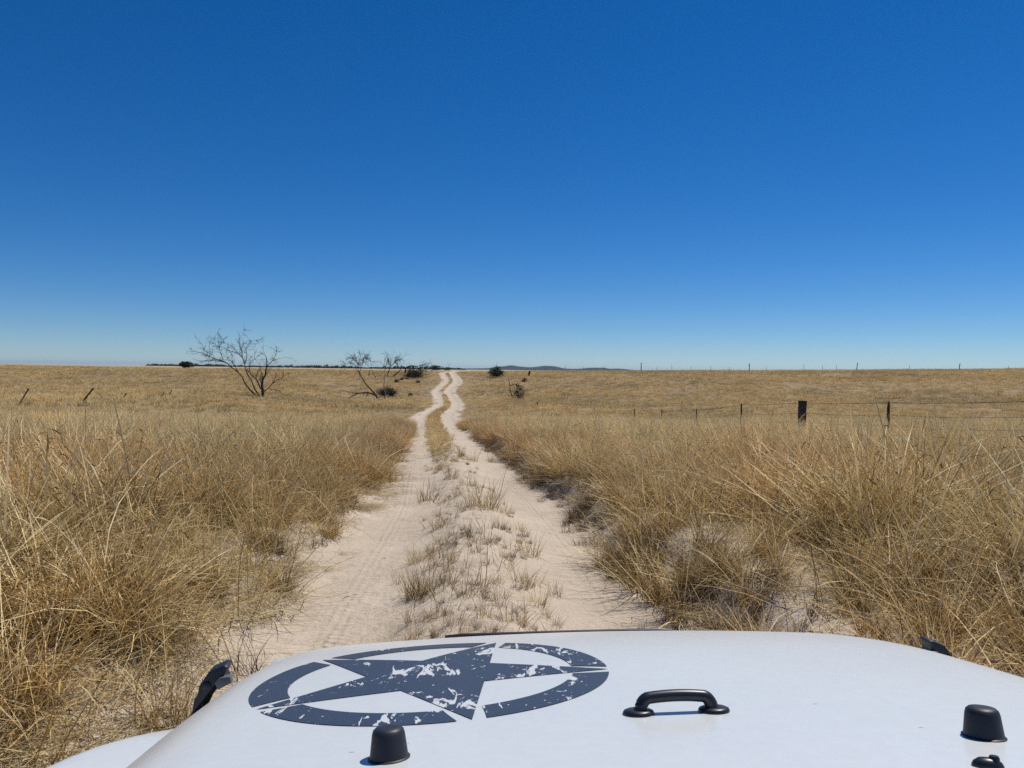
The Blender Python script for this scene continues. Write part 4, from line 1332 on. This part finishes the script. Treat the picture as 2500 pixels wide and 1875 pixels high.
fence = []
for d in (13.0, 17.6, 22.7, 27.4, 32.1, 36.6, 41.2, 45.8):
    x, y = cam2w(11.6 - 0.167 * (d - 20), d)
    fence.append((d, x, y, zat(x, y)))
ordn = ['first', 'second', 'third', 'fourth', 'fifth', 'sixth', 'seventh', 'eighth', 'ninth', 'tenth', 'eleventh', 'twelfth', 'thirteenth', 'fourteenth']
tops = []
for i, (d, x, y, z) in enumerate(fence):
    want = {13.3: None}.get(d)
    h = 1.20 if d < 34 else 1.02
    if abs(d - 27.4) < 0.1:
        post('strainer_post', (x, y, z), 1.24, 0.30, (0.0, 0.0), 'thick blackened timber strainer post in the right-hand wire fence', 'post', 'posts of the near wire fence', POSTW, True)
        tops.append((x, y, z + 1.17))
    else:
        lab = {22.7: 'rusty steel fence post right of the thick timber post, nearest in view', 32.1: 'thin steel fence post left of the thick timber post',
               36.6: 'second thin steel fence post left of the thick timber post', 41.2: 'third thin steel fence post left of the thick timber post'}.get(d, '%s steel fence post left of the thick timber post, sunk in grass' % ordn[max(i - 4, 0)])
        if d < 20: lab = 'steel fence post beyond the right edge of the view' if d > 15 else 'nearest steel fence post, outside the view to the right'
        post('fence_post', (x, y, z), h, 0.085 if d < 30 else (0.06 if d < 34 else 0.042), (0.03 * math.sin(d), 0.02), lab, 'post', 'posts of the near wire fence', RUST, thick=0.07)
        tops.append((x, y, z + h - 0.05))
for zi, off in enumerate((0.0, -0.36, -0.66)):
    pts = []
    for a, b in zip(tops[:-1], tops[1:]):
        for t in np.linspace(0, 1, 8)[:-1]:
            pts.append((a[0] + (b[0] - a[0]) * t, a[1] + (b[1] - a[1]) * t, a[2] + (b[2] - a[2]) * t - 0.06 * 4 * t * (1 - t) * (0.5 + 0.3 * zi) + off))
    pts.append((tops[-1][0], tops[-1][1], tops[-1][2] + off))
    c = np.array(pts[0])
    mb = MB(); mb.tube([np.array(p) - c for p in pts], 0.006 if zi == 0 else 0.004, 5)
    if True:
        for a, b in zip(pts[:-1], pts[1:]):        # barbs
            A, Bv = np.array(a) - c, np.array(b) - c
            for t in (0.2, 0.7):
                q = A + (Bv - A) * t
                mb.tube([q + [0, 0, -0.018], q + [0.006, 0, 0.018]], 0.0035, 4)
    o = mb.build('fence_wire', WIRE); o.location = tuple(c)
    tag(o, ['top', 'middle', 'lowest'][zi] + ' strand of rusty barbed wire on the right-hand fence', 'wire', 'wires of the near fence')

# posts along the right skyline
sky_posts = [(1332, 905, 5, 0), (1380, 905, 8, 0), (1425, 905, 5, 0), (1476, 906, 7, 0), (1565, 906, 14, 1), (1604, 905, 5, 0), (1640, 905, 9, 0), (1687, 905, 6, 0), (1735, 904, 7, 0), (1781, 904, 4, 0),
             (1829, 904, 13, 1), (1871, 903, 5, 0), (1962, 903, 10, 0), (2008, 903, 5, 0), (2042, 903, 7, 0), (2091, 902, 12, 2), (2220, 902, 6, 0), (2341, 901, 9, 2), (2462, 900, 4, 0)]
for i, (px, py, hp, kd) in enumerate(sky_posts):
    d = ray(px, py)
    # stand on the ridge line: the land point that rises highest as seen from the camera, along that column
    ts = np.linspace(90, 190, 400)
    X, Y = d[0] * ts, d[1] * ts
    el = (H(X, Y) - CAM[2]) / ts
    k = int(np.argmax(el)); 
    B = np.array([X[k], Y[k], H(X[k:k + 1], Y[k:k + 1])[0]])
    h = (hp + 7) / F * ts[k]
    w = {0: 0.07, 1: 0.20, 2: 0.18}[kd]
    ln = (0.25, 0.0) if kd == 2 else (0.03 * math.sin(i * 2.1), 0)
    nm = 'skyline_post'
    side = '%s' % (ordn[i] if i < 14 else ordn[18 - i])
    lab = '%s%s fence post counted from the %s along the right-hand skyline' % ({0: 'thin ', 1: 'stout ', 2: 'leaning '}[kd], side, 'left' if i < 14 else 'right')
    post(nm, B, h, w, ln, lab, 'post', 'posts on the right skyline', POSTW, True)

# leaning old posts in the grass on the left
old = [((48, 985), (70, 949), 0.10, 'leftmost leaning broken fence post in the left grass'),
       ((203, 978), (228, 948), 0.13, 'tilted dark fence post with a loose wire in the left grass'),
       ((300, 972), (309, 960), 0.10, 'short tilted post end third from the left in the grass'),
       ((394, 969), (401, 958), 0.10, 'short tilted post end nearest the largest dead tree'),
       ((417, 960), (420, 951), 0.09, 'tiny upright post end left of the largest dead tree')]
for (b, t, w, lab) in old:
    Pb = hit(b[0] - 3, b[1] + 5); Yd = Pb[1]; Pt = at_dist(t[0], t[1], Yd)
    if lab.startswith('tilted'): wire_y = Yd
    dirv = (Pt - Pb) / np.linalg.norm(Pt - Pb)
    g_ = zat(Pb[0], Pb[1])
    s0 = (g_ - 0.2 - Pb[2]) / dirv[2] if dirv[2] > 0.1 else 0
    Pb2 = Pb + dirv * min(s0, 0)
    mb = MB()
    n_ = 7
    mb.tube([(Pt - Pb2) * q for q in np.linspace(0, 1, n_)], [w / 2 * (1 + 0.12 * math.sin(7 * q)) for q in np.linspace(0, 1, n_)], 8)
    o = mb.build('leaning_post', POSTW); o.location = tuple(Pb2)
    tag(o, lab, 'post', 'old leaning posts on the left')
Pa = at_dist(228, 948, wire_y); Pb = at_dist(255, 976, wire_y)
mb = MB(); mb.tube([(0, 0, 0), (Pb - Pa) * 0.5 + np.array([0, 0, -0.03]), (Pb - Pa) * 1.05], 0.012, 5)
o = mb.build('loose_wire', WIRE); o.location = tuple(Pa)
tag(o, 'slack wire hanging from the tilted post in the left grass', 'wire')
# stump and dark post on the right slope
B = hit(*c7(1028, 275)); post('leaning_stump', B, 85 * k7 / F * B[1], 34 * k7 / F * B[1], (0.35, 0.0), 'short dark leaning stump just under the skyline right of the green shrub', 'stump', None, BARK, True)
B = hit(*c7(1190, 822)); post('short_post', B, 66 * k7 / F * B[1], 30 * k7 / F * B[1], (0.03, 0.0), 'short black post end in the grass right of the dark spiky shrub', 'post', None, POSTW, True)

# ------------------------------------------------------------------ the air
def haze():
    mb = MB(); mb.box((-46000, -60, -12), (46000, 47000, 170))
    m = bpy.data.materials.new('haze_air'); m.use_nodes = True
    n, l = m.node_tree.nodes, m.node_tree.links
    n.clear()
    o = n.new('ShaderNodeOutputMaterial'); v = n.new('ShaderNodeVolumePrincipled')
    v.inputs['Color'].default_value = (0.55, 0.78, 1.0, 1); v.inputs['Density'].default_value = 0.000016
    v.inputs['Anisotropy'].default_value = 0.2
    l.new(v.outputs[0], o.inputs['Volume'])
    b = mb.build('haze', m, smooth_=False)
    tag(b, 'thin bluish air that fades the far hills', 'haze', kind='stuff')
haze()
